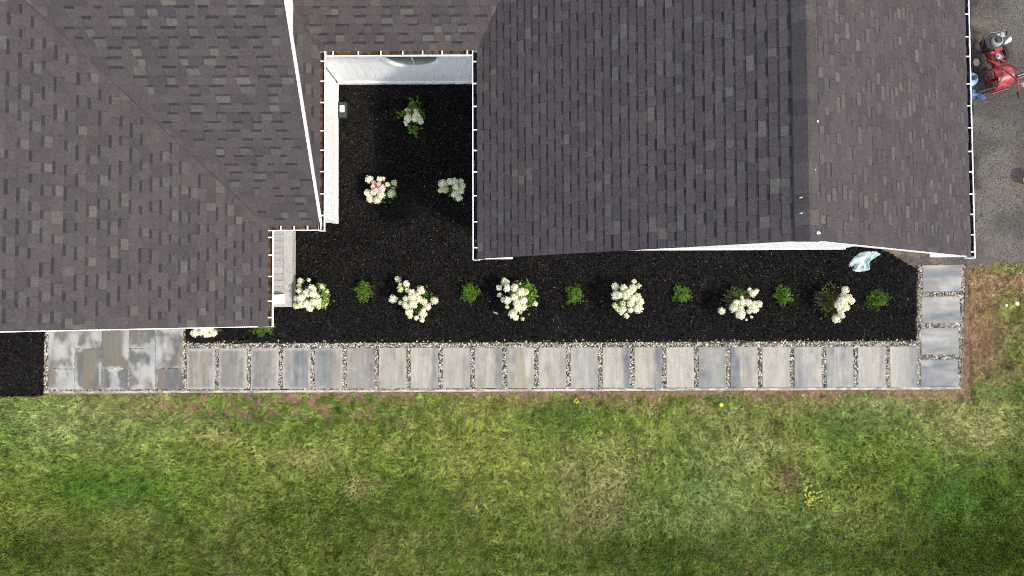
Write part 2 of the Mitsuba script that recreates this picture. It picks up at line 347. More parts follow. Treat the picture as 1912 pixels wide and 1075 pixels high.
for i, (a, b) in enumerate(LX):
    rows = [(-1.772, -1.325), (-1.314, -.412), (-.401, .6)] if i % 2 == 0 else [(-1.772, -.875), (-.864, .036), (.047, .6)]
    for j, (y0, y1) in enumerate(rows):
        slab(a, b, y0, y1, 'm_paver_landing', (i, j), r_.uniform(-.002, .002), r_.uniform(-.002, .002))
for i, (a, b, c, d) in enumerate([(9.143, .902, 9.996, .312), (9.112, .196, 9.961, -.389), (9.082, -.501, 9.915, -1.088), (9.056, -1.20, 9.887, -1.80)]):
    slab(a, c, d, b, 'm_paver_side', ((.45, .30, .62, .80)[i], .5), .006)

from shapely import union_all
slab_union = union_all([sbox(*(q[0] + .004, q[2] + .004, q[1] - .004, q[3] - .004)) for q in slabs])
peb_area = Polygon([(-10.39, -1.80), (9.94, -1.80), (10.11, .90), (9.05, .90), (8.985, -.795), (-7.25, -.765), (-7.25, .3), (-10.39, .3)]).difference(slab_union)
def pebbles(n, area, rng):
    x0, y0, x1, y1 = area.bounds
    xy = np.stack([rng.uniform(x0, x1, n), rng.uniform(y0, y1, n)], 1); xy = xy[contains_xy(area, xy[:, 0], xy[:, 1])]
    ico = trimesh.creation.icosahedron(); n = len(xy)
    r = rng.uniform(.009, .020, (n, 1)); sc = np.hstack([r * rng.uniform(.8, 1.35, (n, 1)), r * rng.uniform(.7, 1.1, (n, 1)), r * .75])
    th = rng.uniform(0, np.pi, n); c, s = np.cos(th)[:, None], np.sin(th)[:, None]
    p = ico.vertices[None] * sc[:, None]
    v = np.stack([p[..., 0] * c - p[..., 1] * s, p[..., 0] * s + p[..., 1] * c, p[..., 2]], -1)
    v += np.concatenate([xy, rng.uniform(.004, .022, (n, 1))], 1)[:, None]
    f = ico.faces[None] + (np.arange(n) * 12)[:, None, None]
    k = rng.random(n)
    pal = np.array([(.50, .465, .40), (.27, .235, .19), (.74, .72, .67), (.15, .145, .135), (.38, .30, .215), (.05, .047, .043)])
    cidx = np.searchsorted(np.cumsum([.27, .22, .19, .14, .11, .07]), k).clip(0, 5)
    cc = pal[cidx] * rng.uniform(.75, 1.15, (n, 1))
    return v.reshape(-1, 3), f.reshape(-1, 3), np.repeat(cc, 12, 0)
rng = np.random.default_rng(21)
v, f, c = pebbles(int(2700 * (20.5 * 2.7)), peb_area, rng)
spill = Polygon([(-7.2, -.77), (8.95, -.81), (8.95, -.74), (-7.2, -.70)])
v2, f2, c2 = pebbles(2600, spill, rng); keep = rng.random(len(v2) // 12) < .10
v2 = v2.reshape(-1, 12, 3)[keep].reshape(-1, 3) + [0, 0, .02]; n2 = keep.sum(); c2 = c2.reshape(-1, 12, 3)[keep].reshape(-1, 3) * 1.15
f2 = (trimesh.creation.icosahedron().faces[None] + (np.arange(n2) * 12)[:, None, None]).reshape(-1, 3)
put(path + '__pebbles', (np.vstack([v, v2]), np.vstack([f, f2 + len(v)])), 'm_vc', color=np.vstack([c, c2]), kind='stuff', label='beige, grey and brown pebbles filling the joints between the slabs')
for i in range(9):      # the pale edging along the lawn side, laid in lengths
    x0, x1 = -10.39 + i * 2.26, -10.39 + (i + 1) * 2.26 - .006
    v, f = chamfer_box(x0, min(x1, 9.95), -1.862, -1.806, -.05, .026 + .004 * r_.random(), .008)
    put(path + '__edging', (v, f), 'm_edging')
mb = MB()
mb.tube([(10.128, .905, .01), (10.07, 0, .012), (9.985, -1.2, .012), (9.955, -1.86, .01)], .016, 6)
mb.tube([(9.03, .905, .012), (8.957, -.785, .016), (3, -.785, .016), (-7.235, -.757, .014), (-7.235, .4, .014)], .010, 6)
put(path + '__edging', mb.get(), 'm_black', label='thin black plastic edging')

# ---------------------------------------------------------------- grass
rng = np.random.default_rng(31)
def U(u): return (u - 956) / 84.7
def V(v): return -(v - 573.7) / 85.6
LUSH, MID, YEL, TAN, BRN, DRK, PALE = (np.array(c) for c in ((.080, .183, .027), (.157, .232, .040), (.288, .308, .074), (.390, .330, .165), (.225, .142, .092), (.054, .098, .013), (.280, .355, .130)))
BLOBS = [(60, 790, 170, 55, PALE, .8), (250, 800, 120, 40, PALE, .45), (180, 915, 140, 45, LUSH, .9), (20, 800, 45, 70, LUSH, .5), (520, 770, 140, 30, LUSH, .4), (650, 935, 130, 50, DRK, .6), (90, 985, 130, 30, YEL, .5),
    (60, 1030, 120, 45, DRK, .8), (420, 1030, 240, 55, DRK, .45), (900, 1010, 200, 50, DRK, .35), (400, 850, 160, 30, YEL, .35), (950, 880, 70, 90, YEL, .75), (860, 860, 60, 40, YEL, .5), (1140, 900, 35, 65, TAN, .7), (1060, 880, 25, 45, TAN, .6),
    (1110, 970, 50, 30, TAN, .5), (1400, 820, 100, 40, TAN, .55), (1350, 900, 80, 50, PALE, .5), (1170, 830, 90, 50, YEL, .4), (1500, 735, 60, 20, TAN, .4), (1780, 930, 120, 60, LUSH, .9), (1580, 805, 70, 45, LUSH, .7),
    (1450, 1020, 120, 40, LUSH, .6), (1850, 1045, 130, 60, DRK, 1.2), (1890, 950, 60, 90, DRK, .5), (1680, 1045, 150, 40, DRK, .8), (1230, 1040, 110, 30, DRK, .6), (1700, 760, 120, 40, PALE, .6), (1820, 800, 90, 40, TAN, .55), (1880, 690, 40, 50, LUSH, .6),
    (1070, 790, 80, 30, LUSH, .6), (1000, 770, 50, 30, LUSH, .5), (1330, 960, 160, 40, PALE, .35), (1600, 960, 60, 60, YEL, .4), (750, 830, 120, 40, YEL, .35), (560, 860, 60, 20, TAN, .5), (1470, 900, 18, 22, BRN, 1.0), (660, 915, 20, 15, TAN, .8), (400, 815, 40, 10, TAN, .6)]
def grass_field(x, y):
    n1, n2, n3 = nz(x, y, .75, 41, 3), nz(x, y, 2.6, 42, 3), nz(x, y, 8, 43, 2)
    n4 = nz(x, y, 5.2, 47, 3)
    c = MID[None] + np.clip((n1 - .52) * 4.5, 0, 1)[:, None] * (YEL - MID) * .9 + np.clip((.47 - n1) * 5, 0, 1)[:, None] * (LUSH - MID)
    c += np.clip((n2 - .56) * 6, 0, 1)[:, None] * (TAN - c) * .45
    c += np.clip((n4 - .54) * 7, 0, 1)[:, None] * (YEL - c) * .55
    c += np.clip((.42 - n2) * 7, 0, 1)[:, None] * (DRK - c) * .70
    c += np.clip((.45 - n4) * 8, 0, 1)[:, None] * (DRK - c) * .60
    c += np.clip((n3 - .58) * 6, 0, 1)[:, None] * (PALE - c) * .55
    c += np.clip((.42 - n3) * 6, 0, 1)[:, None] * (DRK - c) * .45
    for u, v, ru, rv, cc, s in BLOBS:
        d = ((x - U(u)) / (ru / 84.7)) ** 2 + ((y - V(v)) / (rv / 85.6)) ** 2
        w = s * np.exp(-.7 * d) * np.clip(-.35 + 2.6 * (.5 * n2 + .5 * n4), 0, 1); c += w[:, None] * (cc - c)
    depth = -1.87 - y                                  # metres below the path's edge
    left = np.clip((x + 9.6) / 2.4, 0, 1) * np.clip((-1.6 - x) / 2.4, 0, 1)
    n6 = nz(x, y, 6.5, 55, 3)
    patch = np.clip((n6 - .475) * 11 + .2, 0, 1)
    soil = patch * left * np.clip((.72 - depth) / .3, 0, 1)
    soil = np.maximum(soil, patch * .8 * np.clip((x + 2) / 3, 0, 1) * np.clip((.42 - depth) / .2, 0, 1))
    soil = np.maximum(soil, np.clip((.07 + .10 * np.clip((x + 6) / 8, 0, 1) - depth) / .08 + (n6 - .5) * 4, 0, 1)) * (x < 10.2) * (.2 + .8 * np.clip((x + 10.0) / 2.5, 0, 1)) * (x > -10.3)
    side = np.clip((x - 9.85) / .25, 0, 1) * np.clip((y + 2.0 + 1.6 * (n1 - .5) + 1.0 * (n2 - .5)) / 1.1, 0, 1)
    green_spots = np.exp(-(((x - 10.02) / .2) ** 2 + ((y - .25) / .25) ** 2)) + .9 * np.exp(-(((x - 11.2) / .55) ** 2 + ((y + .1) / .35) ** 2)) + .75 * np.exp(-((y - .80) / .14) ** 2) * np.clip((x - 10.3) / .5, 0, 1) * np.clip(-.2 + 2.2 * n2, 0, 1) + .8 * np.exp(-(((x - 11.2) / .4) ** 2 + ((y + 1.0) / .4) ** 2))
    side = side * np.clip(1 - green_spots, 0, 1)
    return c, soil, side, n2
def blades(n, x0, x1, y0, y1, keep):
    x, y = rng.uniform(x0, x1, n), rng.uniform(y0, y1, n); k = keep(x, y); x, y = x[k], y[k]
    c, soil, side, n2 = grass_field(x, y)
    live = rng.random(len(x)) > np.clip(soil * .80, 0, .9); x, y, c, soil, side, n2 = (q[live] for q in (x, y, c, soil, side, n2)); n = len(x)
    c = c + (soil * .45)[:, None] * (TAN - c); deadc = BRN[None] + rng.random((n, 1)) ** 1.5 * (np.array([.42, .285, .165]) - BRN); c = c + (side * .93)[:, None] * (deadc - c)
    c = c * np.clip(-.15 + 2.3 * nz(x, y, 15, 57, 2), .35, 1.9)[:, None] * (.55 + .9 * nz(x, y, 3.4, 58, 2))[:, None] * 1.12
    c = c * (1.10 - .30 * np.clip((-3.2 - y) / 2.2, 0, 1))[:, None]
    c = c * rng.uniform(.50, 1.55, (n, 1)) * (1 + .25 * (rng.random((n, 1)) > .93))
    clump = nz(x, y, 3.2, 51, 2) * 4 * np.pi; th = np.where(rng.random(n) < .35, clump, rng.uniform(0, 2 * np.pi, n)) + rng.normal(0, .6, n)
    L = rng.uniform(.045, .125, n) * (1 - .5 * np.maximum(soil, side)) * (.7 + .7 * nz(x, y, 2.2, 52, 2)); lean = rng.uniform(.35, 1.15, n)
    d = np.stack([np.cos(th), np.sin(th)], 1); s = np.stack([-np.sin(th), np.cos(th)], 1); w = rng.uniform(.004, .0085, n)[:, None]
    b = np.stack([x, y], 1); z0 = np.full((n, 1), -.02)
    m = b + d * (L * .5 * np.sin(lean * .6))[:, None]; t = b + d * (L * np.sin(lean))[:, None]
    zm = z0 + (L * .55 * np.cos(lean * .6))[:, None]; zt = z0 + (L * np.cos(lean) * .95)[:, None]
    v = np.stack([np.hstack([b - s * w, z0]), np.hstack([b + s * w, z0]), np.hstack([m - s * w * .9, zm]), np.hstack([m + s * w * .9, zm]), np.hstack([t, zt])], 1)
    f = np.array([[0, 1, 3], [0, 3, 2], [2, 3, 4]])[None] + (np.arange(n) * 5)[:, None, None]
    return v.reshape(-1, 3), f.reshape(-1, 3), np.repeat(c, 5, 0)
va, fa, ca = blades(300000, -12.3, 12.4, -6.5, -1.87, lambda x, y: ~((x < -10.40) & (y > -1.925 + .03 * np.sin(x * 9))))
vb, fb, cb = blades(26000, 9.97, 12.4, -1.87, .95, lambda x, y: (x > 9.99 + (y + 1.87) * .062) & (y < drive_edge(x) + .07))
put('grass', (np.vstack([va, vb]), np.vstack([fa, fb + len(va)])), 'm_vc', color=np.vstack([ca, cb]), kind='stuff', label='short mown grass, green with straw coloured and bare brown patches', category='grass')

def stones(n, rng):
    x, y = rng.uniform(8.1, 13.0, n), rng.uniform(.85, 8.0, n); k = (y > drive_edge(x)) & ~((x < bed_right(y)) & soil_cut(x, y)); x, y = x[k], y[k]; n = len(x)
    oc = trimesh.creation.icosahedron().vertices; oc = np.array([[1, 0, 0], [0, 1, 0], [-1, 0, 0], [0, -1, 0], [0, 0, .8], [0, 0, -.8]], float)
    of = np.array([[0, 1, 4], [1, 2, 4], [2, 3, 4], [3, 0, 4]])
    r = rng.uniform(.005, .014, (n, 1, 1)); th = rng.uniform(0, 6.3, n); c, s = np.cos(th)[:, None], np.sin(th)[:, None]
    p = oc[None] * r * rng.uniform(.7, 1.3, (n, 1, 3)); v = np.stack([p[..., 0] * c - p[..., 1] * s, p[..., 0] * s + p[..., 1] * c, p[..., 2]], -1)
    v += np.stack([x, y, np.full(n, .009)], 1)[:, None]
    f = of[None] + (np.arange(n) * 6)[:, None, None]
    cc = np.array([.13, .12, .107])[None] * rng.uniform(.35, 1.6, (n, 1)) * np.array([1, 1, 1])[None]
    return v.reshape(-1, 3), f.reshape(-1, 3), np.repeat(cc, 6, 0)
v, f, c = stones(34000, np.random.default_rng(61))
put('driveway_stones', (v, f), 'm_vc', color=c, kind='stuff', label='loose crushed stones scattered over the driveway', category='gravel')

# ---------------------------------------------------------------- house
house = thing('house', 'large house with dark shingled roofs, white trim and gutters round a mulched courtyard', 'house')
ZE, P0 = 3.32, .679
shingles = []       # (visible pixels, vertices, faces, uv, roof key)
def img(p):
    d = p - np.array([0, 0, CAM_H]); fw = np.array([.00013338, .0289956, -.99957953]); up = np.array([.00459805, .99956895, .02899594]); rt = np.cross(fw, up)
    q = d @ fw; return np.stack([956 + 1250 * (d @ rt) / q, 537.5 - 1250 * (d @ up) / q], -1)

def roof_slope(O, e, run, pitch, poly, expo, seed, trim=None):
    """O: a point of the eave; e: along the eave; run: horizontal uphill direction; poly: outline in (along, up the slope)"""
    O, e, run = (np.asarray(q, float) for q in (O, e, run)); k = math.hypot(1, pitch)
    u = np.array([run[0], run[1], pitch]) / k; nrm = np.cross(e, u)
    if nrm[2] < 0: nrm = -nrm
    P = Polygon(poly); rg = np.random.default_rng(seed)
    def w3(s, t, h): return O + np.multiply.outer(s, e) + np.multiply.outer(t, u) + np.multiply.outer(h, nrm)
    pts = np.array(poly); n = len(pts)
    v = np.vstack([w3(pts[:, 0], pts[:, 1], np.full(n, -.004)), w3(pts[:, 0], pts[:, 1], np.full(n, -.06))])
    m = trimesh.creation.extrude_polygon(P, 1, engine='earcut'); f = np.array(m.faces)
    h = np.where(m.vertices[:, 2] > .5, -.004, -.06); v = w3(m.vertices[:, 0], m.vertices[:, 1], h)
    key = put(house + '__roof', (v, f), 'm_shingle', uv=np.broadcast_to((.2, 0.55), (len(v), 2)))
    P = Polygon(trim) if trim else P
    s0, t0, s1, t1 = P.bounds; k = 0
    while k * expo < t1:
        a, b = k * expo - (.012 if k == 0 else 0), (k + 1) * expo + .004
        s = s0 - rg.uniform(0, .3); raised = rg.random() < .5
        while s < s1:
            wdt = rg.uniform(.13, .30) if raised else rg.uniform(.11, .235)
            R = sbox(s, a, s + wdt - .002, b)
            if R.intersects(P):
                q = R.intersection(P) if k else R.intersection(P.buffer(.012, join_style=2))
                if not q.is_empty and q.area > 4e-4 and q.geom_type == 'Polygon':
                    hb = (.0175 if raised else .0085) + rg.uniform(-.001, .001)
                    tone = (rg.uniform(.12, .52) if raised else (rg.uniform(.86, .98) if rg.random() < .15 else rg.uniform(.22, .78)))
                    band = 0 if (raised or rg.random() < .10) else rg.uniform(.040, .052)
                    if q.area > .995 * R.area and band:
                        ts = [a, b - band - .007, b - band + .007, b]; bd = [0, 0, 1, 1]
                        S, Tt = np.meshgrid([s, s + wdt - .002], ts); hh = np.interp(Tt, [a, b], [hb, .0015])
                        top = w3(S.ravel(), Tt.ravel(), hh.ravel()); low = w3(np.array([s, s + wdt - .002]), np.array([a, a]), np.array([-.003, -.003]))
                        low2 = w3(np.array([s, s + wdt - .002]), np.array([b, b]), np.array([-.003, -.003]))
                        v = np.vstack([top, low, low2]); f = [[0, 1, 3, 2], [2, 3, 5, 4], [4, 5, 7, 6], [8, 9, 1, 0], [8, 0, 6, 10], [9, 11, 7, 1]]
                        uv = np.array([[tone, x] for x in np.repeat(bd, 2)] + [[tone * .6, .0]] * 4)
                        f = np.array(f)
                    else:
                        c = np.array(q.exterior.coords)[:-1]; c = c if Polygon(c).exterior.is_ccw else c[::-1]; m_ = len(c)
                        hh = np.interp(c[:, 1], [a, b], [hb, .0015])
                        top, low = w3(c[:, 0], c[:, 1], hh), w3(c[:, 0], c[:, 1], np.full(m_, -.003))
                        v = np.vstack([top, low]); f = [[0, i, i + 1] for i in range(1, m_ - 1)]
                        for i in range(m_):
                            j = (i + 1) % m_; f += [[i, i + m_, j + m_], [i, j + m_, j]]
                        f = np.array(f); uv = np.array([[tone, 0]] * m_ + [[tone * .6, 0]] * m_)
                    c3 = v[:4]; px = img(c3 if len(c3) == 4 else v); w_, h_ = np.ptp(px, axis=0); cen = px.mean(0)
                    vis = w_ * h_ if 15 < cen[0] < 1897 and 12 < cen[1] < 1060 and q.area > .9 * R.area else 0
                    shingles.append((vis, v, f, uv, key))
            s += wdt; raised = not raised
        k += 1
    return key

cs = math.cos(math.atan(P0)); CA = math.cos(math.atan(.74))
# west wing, east slope (A) and its south slope (B), strip roof (C), north wing (D), east house west and east slopes (E, F)
XA, YB, XC, YD, XE, XF, YS = -4.245, 1.45, -3.35, 4.515, -.578, 7.955, .85
YA0, TOPA = -.305, 5.6 / CA
slA = roof_slope([XA, 0, ZE], [0, 1, 0], [-1, 0], .74, [(YA0, 0), (YB, 0), (YB + 5.6 * .74 / P0, TOPA), (YA0, TOPA)], .1405, 1, [(YA0, 0), (YB - .020, 0), (YB - .020 + 5.6 * .74 / P0, TOPA), (YA0, TOPA)])
TB = 4.6
slB = roof_slope([0, YB, ZE], [1, 0, 0], [0, 1], P0, [(XA, 0), (-3.335, 0), (-3.25, TB / cs), (XA - TB * P0 / .74, TB / cs)], .143, 2)
slC = roof_slope([XC, 0, ZE], [0, 1, 0], [-1, 0], P0, [(YB + .07, 0), (YD, 0), (YD + .72, .38 / cs), (YB + .48, .38 / cs)], .143, 3)
PD = .36; cD = math.cos(math.atan(PD)); TD = 3.2
slD = roof_slope([0, YD, ZE], [1, 0, 0], [0, 1], PD, [(XC, 0), (XE, 0), (XE + TD * .53, TD / cD), (XC - .40, TD / cD), (XC - .40, .755 / cD)], .143, 4)
RX = 3.84; WR = RX - XE; ZR = ZE + P0 * WR; PE = (ZR - ZE) / (XF - RX); cE = math.cos(math.atan(PE))
slE = roof_slope([XE, 0, ZE], [0, 1, 0], [1, 0], P0, [(YS, 0), (YD, 0), (YD + 4.5 / .53, 4.49 / cs), (YD + 4.5 / .53, WR / cs), (YS, WR / cs)] if False else [(YS, 0), (YD, 0), (YD + 3.2, 3.2 * .53 / cs), (YD + 3.2, WR / cs), (YS, WR / cs)], .143, 5)
slF = roof_slope([XF, 0, ZE], [0, 1, 0], [-1, 0], PE, [(YS, 0), (YD + 3.2, 0), (YD + 3.2, (XF - RX) / cE), (YS, (XF - RX) / cE)], .143, 6)
roof_slope([XA - 11.2, 0, ZE], [0, 1, 0], [1, 0], .74, [(YA0, 0), (7.5, 0), (7.5, TOPA), (YA0, TOPA)], .1405, 7)
roof_slope([0, YB + 2 * TB, ZE], [1, 0, 0], [0, -1], P0, [(-9.2, 0), (-3.25, 0), (-3.25, TB / cs), (-9.2, TB / cs)], .143, 8)
order = sorted(range(len(shingles)), key=lambda i: -shingles[i][0])
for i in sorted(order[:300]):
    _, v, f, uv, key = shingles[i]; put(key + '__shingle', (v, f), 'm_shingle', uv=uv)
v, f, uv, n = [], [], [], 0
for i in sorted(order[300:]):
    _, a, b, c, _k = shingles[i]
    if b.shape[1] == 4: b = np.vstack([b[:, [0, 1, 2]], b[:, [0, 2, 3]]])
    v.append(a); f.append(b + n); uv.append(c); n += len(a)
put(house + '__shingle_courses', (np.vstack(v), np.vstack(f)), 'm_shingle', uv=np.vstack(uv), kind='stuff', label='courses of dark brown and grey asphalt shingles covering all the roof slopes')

# ridge caps of the east house: overlapping pieces bent over a ridge vent
rg = np.random.default_rng(8); y = YS - .012; i = 0
while y < YD + 3.1:
    L = .205; prof = [(-.158, -.158 * P0 - .004), (-.158, -.158 * P0 + .028), (-.05, -.05 * P0 + .044), (-.018, .036), (.018, .036), (.05, -.05 * PE + .044), (.165, -.165 * PE + .028), (.165, -.165 * PE - .004)]
    pr = np.array(prof); v = np.array([[RX + a, yy, ZR + b + dz] for yy, dz in ((y, .004), (y + L + .03, -.001)) for a, b in prof]); m_ = len(prof)
    f = [[i_, i_ + 1, m_ + i_ + 1, m_ + i_] for i_ in range(m_ - 1)] + [[0, 1, 6, 7], [1, 2, 5, 6], [2, 3, 4, 5]]
    tone = rg.uniform(.1, .85)
    put(house + '__ridge_cap', (v, np.array(f)), 'm_shingle', uv=np.broadcast_to((tone, 0), (len(v), 2)))
    y += L

def strip(pts, hw, hz):     # board along a 3D line: horizontal half width vector hw, height from -hz to 0
    a, b = np.asarray(pts, float); w = np.asarray(hw, float); z = np.array([0, 0, hz])
    v = np.array([a - w, a + w, b + w, b - w, a - w - z, a + w - z, b + w - z, b - w - z]); return v, np.array([[0, 1, 2, 3], [7, 6, 5, 4], [4, 5, 1, 0], [5, 6, 2, 1], [6, 7, 3, 2], [7, 4, 0, 3]])
RK = house + '__rake_board'
put(RK, strip([(XA + .01, YA0 - .004, ZE - .012), (XA - 5.6, YA0 - .004, ZE + .74 * 5.6 - .006)], (0, .010, 0), .14), 'm_white')
put(RK, strip([(-3.322, YB - .01, ZE + .004), (-3.237, YB + TB, ZE + P0 * TB + .004)], (.009, 0, 0), .13), 'm_white')
put(RK, strip([(XE - .01, YS + .024, ZE - .012), (RX, YS + .024, ZR - .002)], (0, .010, 0), .14), 'm_white')
put(RK, strip([(XF + .01, YS + .006, ZE - .012), (RX + .001, YS + .006, ZR - .002)], (0, .010, 0), .14), 'm_white')

# gutters
def gutter(a, b, out, debris_lining, hangers, end_a=True, end_b=True, skew=0.0):
    """a, b: ends of the roof edge line (xy); out: horizontal outward direction"""
    a, b, o = (np.append(np.asarray(q, float), 0) for q in (a, b, out)); key = None
    def w(p, d, z): return p + o * d + np.array([0, 0, z])
    def sheet(prof, p, q): 
        v = np.array([w(p, d, z) for d, z in prof] + [w(q, d, z) for d, z in prof]); m_ = len(prof)
        return v, np.array([[i, i + 1, m_ + i + 1, m_ + i] for i in range(m_ - 1)])
    mb = MB()
    outer = [(-.018, 3.30), (-.018, 3.205), (.060, 3.205), (.078, 3.235), (.088, 3.30), (.084, 3.302), (.084, 3.312), (.102, 3.312), (.102, 3.296), (.096, 3.292), (.090, 3.232), (.064, 3.198), (-.024, 3.198)]
    mb.add(*sheet(outer, a, b))
    t = (b - a) / np.linalg.norm(b - a)
    for on, p, sg in ((end_a, a, -1), (end_b, b, 1)):
        if on: mb.add(np.array([w(p + t * sg * s, d, z) for s in (.0, .006) for d, z in ((-.018, 3.20), (.095, 3.20), (.095, 3.312), (-.018, 3.312))]), [[0, 1, 2, 3], [7, 6, 5, 4], [0, 4, 5, 1], [1, 5, 6, 2], [2, 6, 7, 3], [3, 7, 4, 0]])
    key = put(house + '__gutter', mb.get(), 'm_gutter')
    n = max(8, int(np.linalg.norm(b - a) / .04)); rg = np.random.default_rng(n); rows = []
    for d, dz in ((-.012, 0), (.018, 0), (.046, 0), (.078, .004), (.0835, .072)):  # last row carries the same colour up inside the outer wall
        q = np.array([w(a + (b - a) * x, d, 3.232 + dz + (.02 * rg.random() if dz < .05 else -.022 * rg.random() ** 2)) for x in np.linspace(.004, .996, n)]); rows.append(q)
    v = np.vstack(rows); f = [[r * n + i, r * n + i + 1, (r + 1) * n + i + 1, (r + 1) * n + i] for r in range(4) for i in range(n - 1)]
    put(key + '__debris_lining', (v, np.array(f)), debris_lining, smooth=True)
    for h in hangers:
        c = a.copy(); ax = 1 if abs(o[0]) > .5 else 0; c[ax] = h
        tt = np.abs(t) * .011
        v = np.array([w(c + sg * tt, d, z) for z in (3.300, 3.309) for d, sg in ((-.016, -1), (.086, -1), (.086, 1), (-.016, 1))])
        put(key + '__hanger', (v, np.array([[3, 2, 1, 0], [4, 5, 6, 7], [0, 1, 5, 4], [1, 2, 6, 5], [2, 3, 7, 6], [3, 0, 4, 7]])), 'm_gutter')
    return key
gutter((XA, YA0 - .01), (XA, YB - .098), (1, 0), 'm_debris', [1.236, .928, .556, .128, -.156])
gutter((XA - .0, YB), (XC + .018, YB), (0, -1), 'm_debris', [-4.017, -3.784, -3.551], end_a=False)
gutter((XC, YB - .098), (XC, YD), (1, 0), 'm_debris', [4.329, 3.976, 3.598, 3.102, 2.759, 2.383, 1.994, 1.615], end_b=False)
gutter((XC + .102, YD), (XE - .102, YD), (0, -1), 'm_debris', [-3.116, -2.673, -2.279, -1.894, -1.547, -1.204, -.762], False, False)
gE = gutter((XE, YS - .02), (XE, YD), (-1, 0), 'm_gutter_dark', [4.309, 3.921, 3.516, 3.107, 2.741, 2.365, 1.949, 1.494, 1.042], end_b=False)
put(gE + '__outlet', cyl((XE - .045, 1.16, 3.24), (XE - .045, 1.16, 3.272), .033, 16), 'm_black', label='black gutter outlet')
gutter((XF, YS - .03), (XF, 9.0), (1, 0), 'm_gutter_dark', [5.9, 5.5, 5.11, 4.711, 4.36, 3.877, 3.489, 3.102, 2.684, 2.327, 1.937, 1.582, 1.227, .928])
FA = house + '__fascia'
for x0, x1, y0, y1 in ((XA - .05, XA - .026, YA0, YB - .06), (XA - .05, XC - .03, YB + .026, YB + .05), (XC - .05, XC - .026, YB + .05, YD + .02), (XC - .026, XE + .026, YD + .026, YD + .05), (XE + .026, XE + .05, YS, YD + .02), (XF - .05, XF - .026, YS, 9.0)):
    put(FA, chamfer_box(x0, x1, y0, y1, 3.08, 3.262), 'm_white')

# walls and siding
WN, WW, WS = 5.03, -3.88, 1.90       # courtyard's north wall (y), west wall (x), its south end (y)
WL = house + '__wall'
def wall_poly(poly2, axis, at0, thick):     # polygon in (horizontal, z) made into an upright wall
    m = trimesh.creation.extrude_polygon(Polygon(poly2), thick, engine='earcut'); q = np.array(m.vertices)
    v = np.stack([q[:, 0], at0 + q[:, 2], q[:, 1]], 1) if axis == 'y' else np.stack([at0 + q[:, 2], q[:, 0], q[:, 1]], 1)
    return v, np.array(m.faces)
wn = put(WL, wall_poly([(WW, -.1), (.0, -.1), (.0, 3.2), (WW, 3.2)], 'y', WN + .03, .14), 'm_white')
win_c, win_r = (-1.995, 1.62), .60
board_w = .184; x = WW + .02; circle = Point(win_c).buffer(win_r - .02)
while x < -.05:
    q = Polygon([(x, .16), (min(x + board_w - .007, -.03), .16), (min(x + board_w - .007, -.03), 3.19), (x, 3.19)]).difference(circle)
    for g_ in getattr(q, 'geoms', [q]):
        put(wn + '__siding_board', wall_poly(g_.exterior.coords[:-1], 'y', WN + .008, .03), 'm_white')
    x += board_w
put(wn + '__skirt_board', chamfer_box(WW + .03, -.02, WN - .024, WN + .03, -.03, .165, .006), 'm_white')
ww = put(WL, wall_poly([(WS + .02, -.1), (WN + .02, -.1), (WN + .02, 3.2), (WS + .02, 3.2)], 'x', WW - .17, .14), 'm_white')
y = WS + .02
while y < WN - .06:
    put(ww + '__siding_board', wall_poly([(y, .16), (min(y + board_w - .004, WN), .16), (min(y + board_w - .004, WN), 3.19), (y, 3.19)], 'x', WW - .03, .025), 'm_white')
    y += board_w
put(ww + '__skirt_board', chamfer_box(WW - .03, WW + .024, WS - .02, WN - .026, -.03, .165, .006), 'm_white')
put(WL, wall_poly([(-8.0, -.1), (WW - .002, -.1), (WW - .002, 3.2), (-8.0, 3.2)], 'y', WS, .12), 'm_white')
put(ww + '__corner_board', chamfer_box(WW - .10, WW + .012, WS - .014, WS + .10, -.03, 3.19), 'm_white')
put(WL, wall_poly([(.6, -.1), (10.5, -.1), (10.5, 3.2), (.6, 3.2)], 'x', -7.75, .12), 'm_white')
put(WL, wall_poly([(-13.5, -.1), (-7.75, -.1), (-7.75, 3.2), (-10.6, 5.3), (-13.5, 3.2)], 'y', .6, .12), 'm_white')
# tall gable wall over the strip roof
XG = -3.73
gb = put(WL, wall_poly([(1.60, 3.36), (6.05, 3.36), (6.05, ZE + P0 * 4.6 - .07), (1.60, 3.38)], 'x', XG - .12, .12), 'm_white')
# round window in the courtyard's north wall
def ring(cx, cz, r0, r1, y0, y1, n=48):
    a = np.linspace(0, 2 * np.pi, n, endpoint=False); v = []
    for r, y in ((r1, y1), (r1, y0), (r0, y0), (r0, y1)): v += [[cx + r * math.cos(t), y, cz + r * math.sin(t)] for t in a]
    f = [[k * n + i, k * n + (i + 1) % n, ((k + 1) % 4) * n + (i + 1) % n, ((k + 1) % 4) * n + i] for k in range(4) for i in range(n)]
    return np.array(v), np.array(f)
def disc(cx, cz, r, y, n=48):
    a = np.linspace(0, 2 * np.pi, n, endpoint=False)
    return np.array([[cx + r * math.cos(t), y, cz + r * math.sin(t)] for t in a] + [[cx, y, cz]]), np.array([[i, (i + 1) % n, n] for i in range(n)])
rw = house + '__round_window'
put(rw, ring(*win_c, win_r - .085, win_r, WN - .03, WN + .035), 'm_white', smooth=40, label='white round window whose lower half shows below the gutter')
put(rw + '__pane', disc(*win_c, win_r - .08, WN + .004), 'm_glass')
put(rw + '__muntin', chamfer_box(win_c[0] - .010, win_c[0] + .010, WN - .004, WN + .002, win_c[1] - .52, win_c[1] + .52), 'm_white')
put(rw + '__interior_panel', disc(*win_c, win_r - .08, WN + .026), 'm_room')  # plain panel behind the glass, carrying the gradient
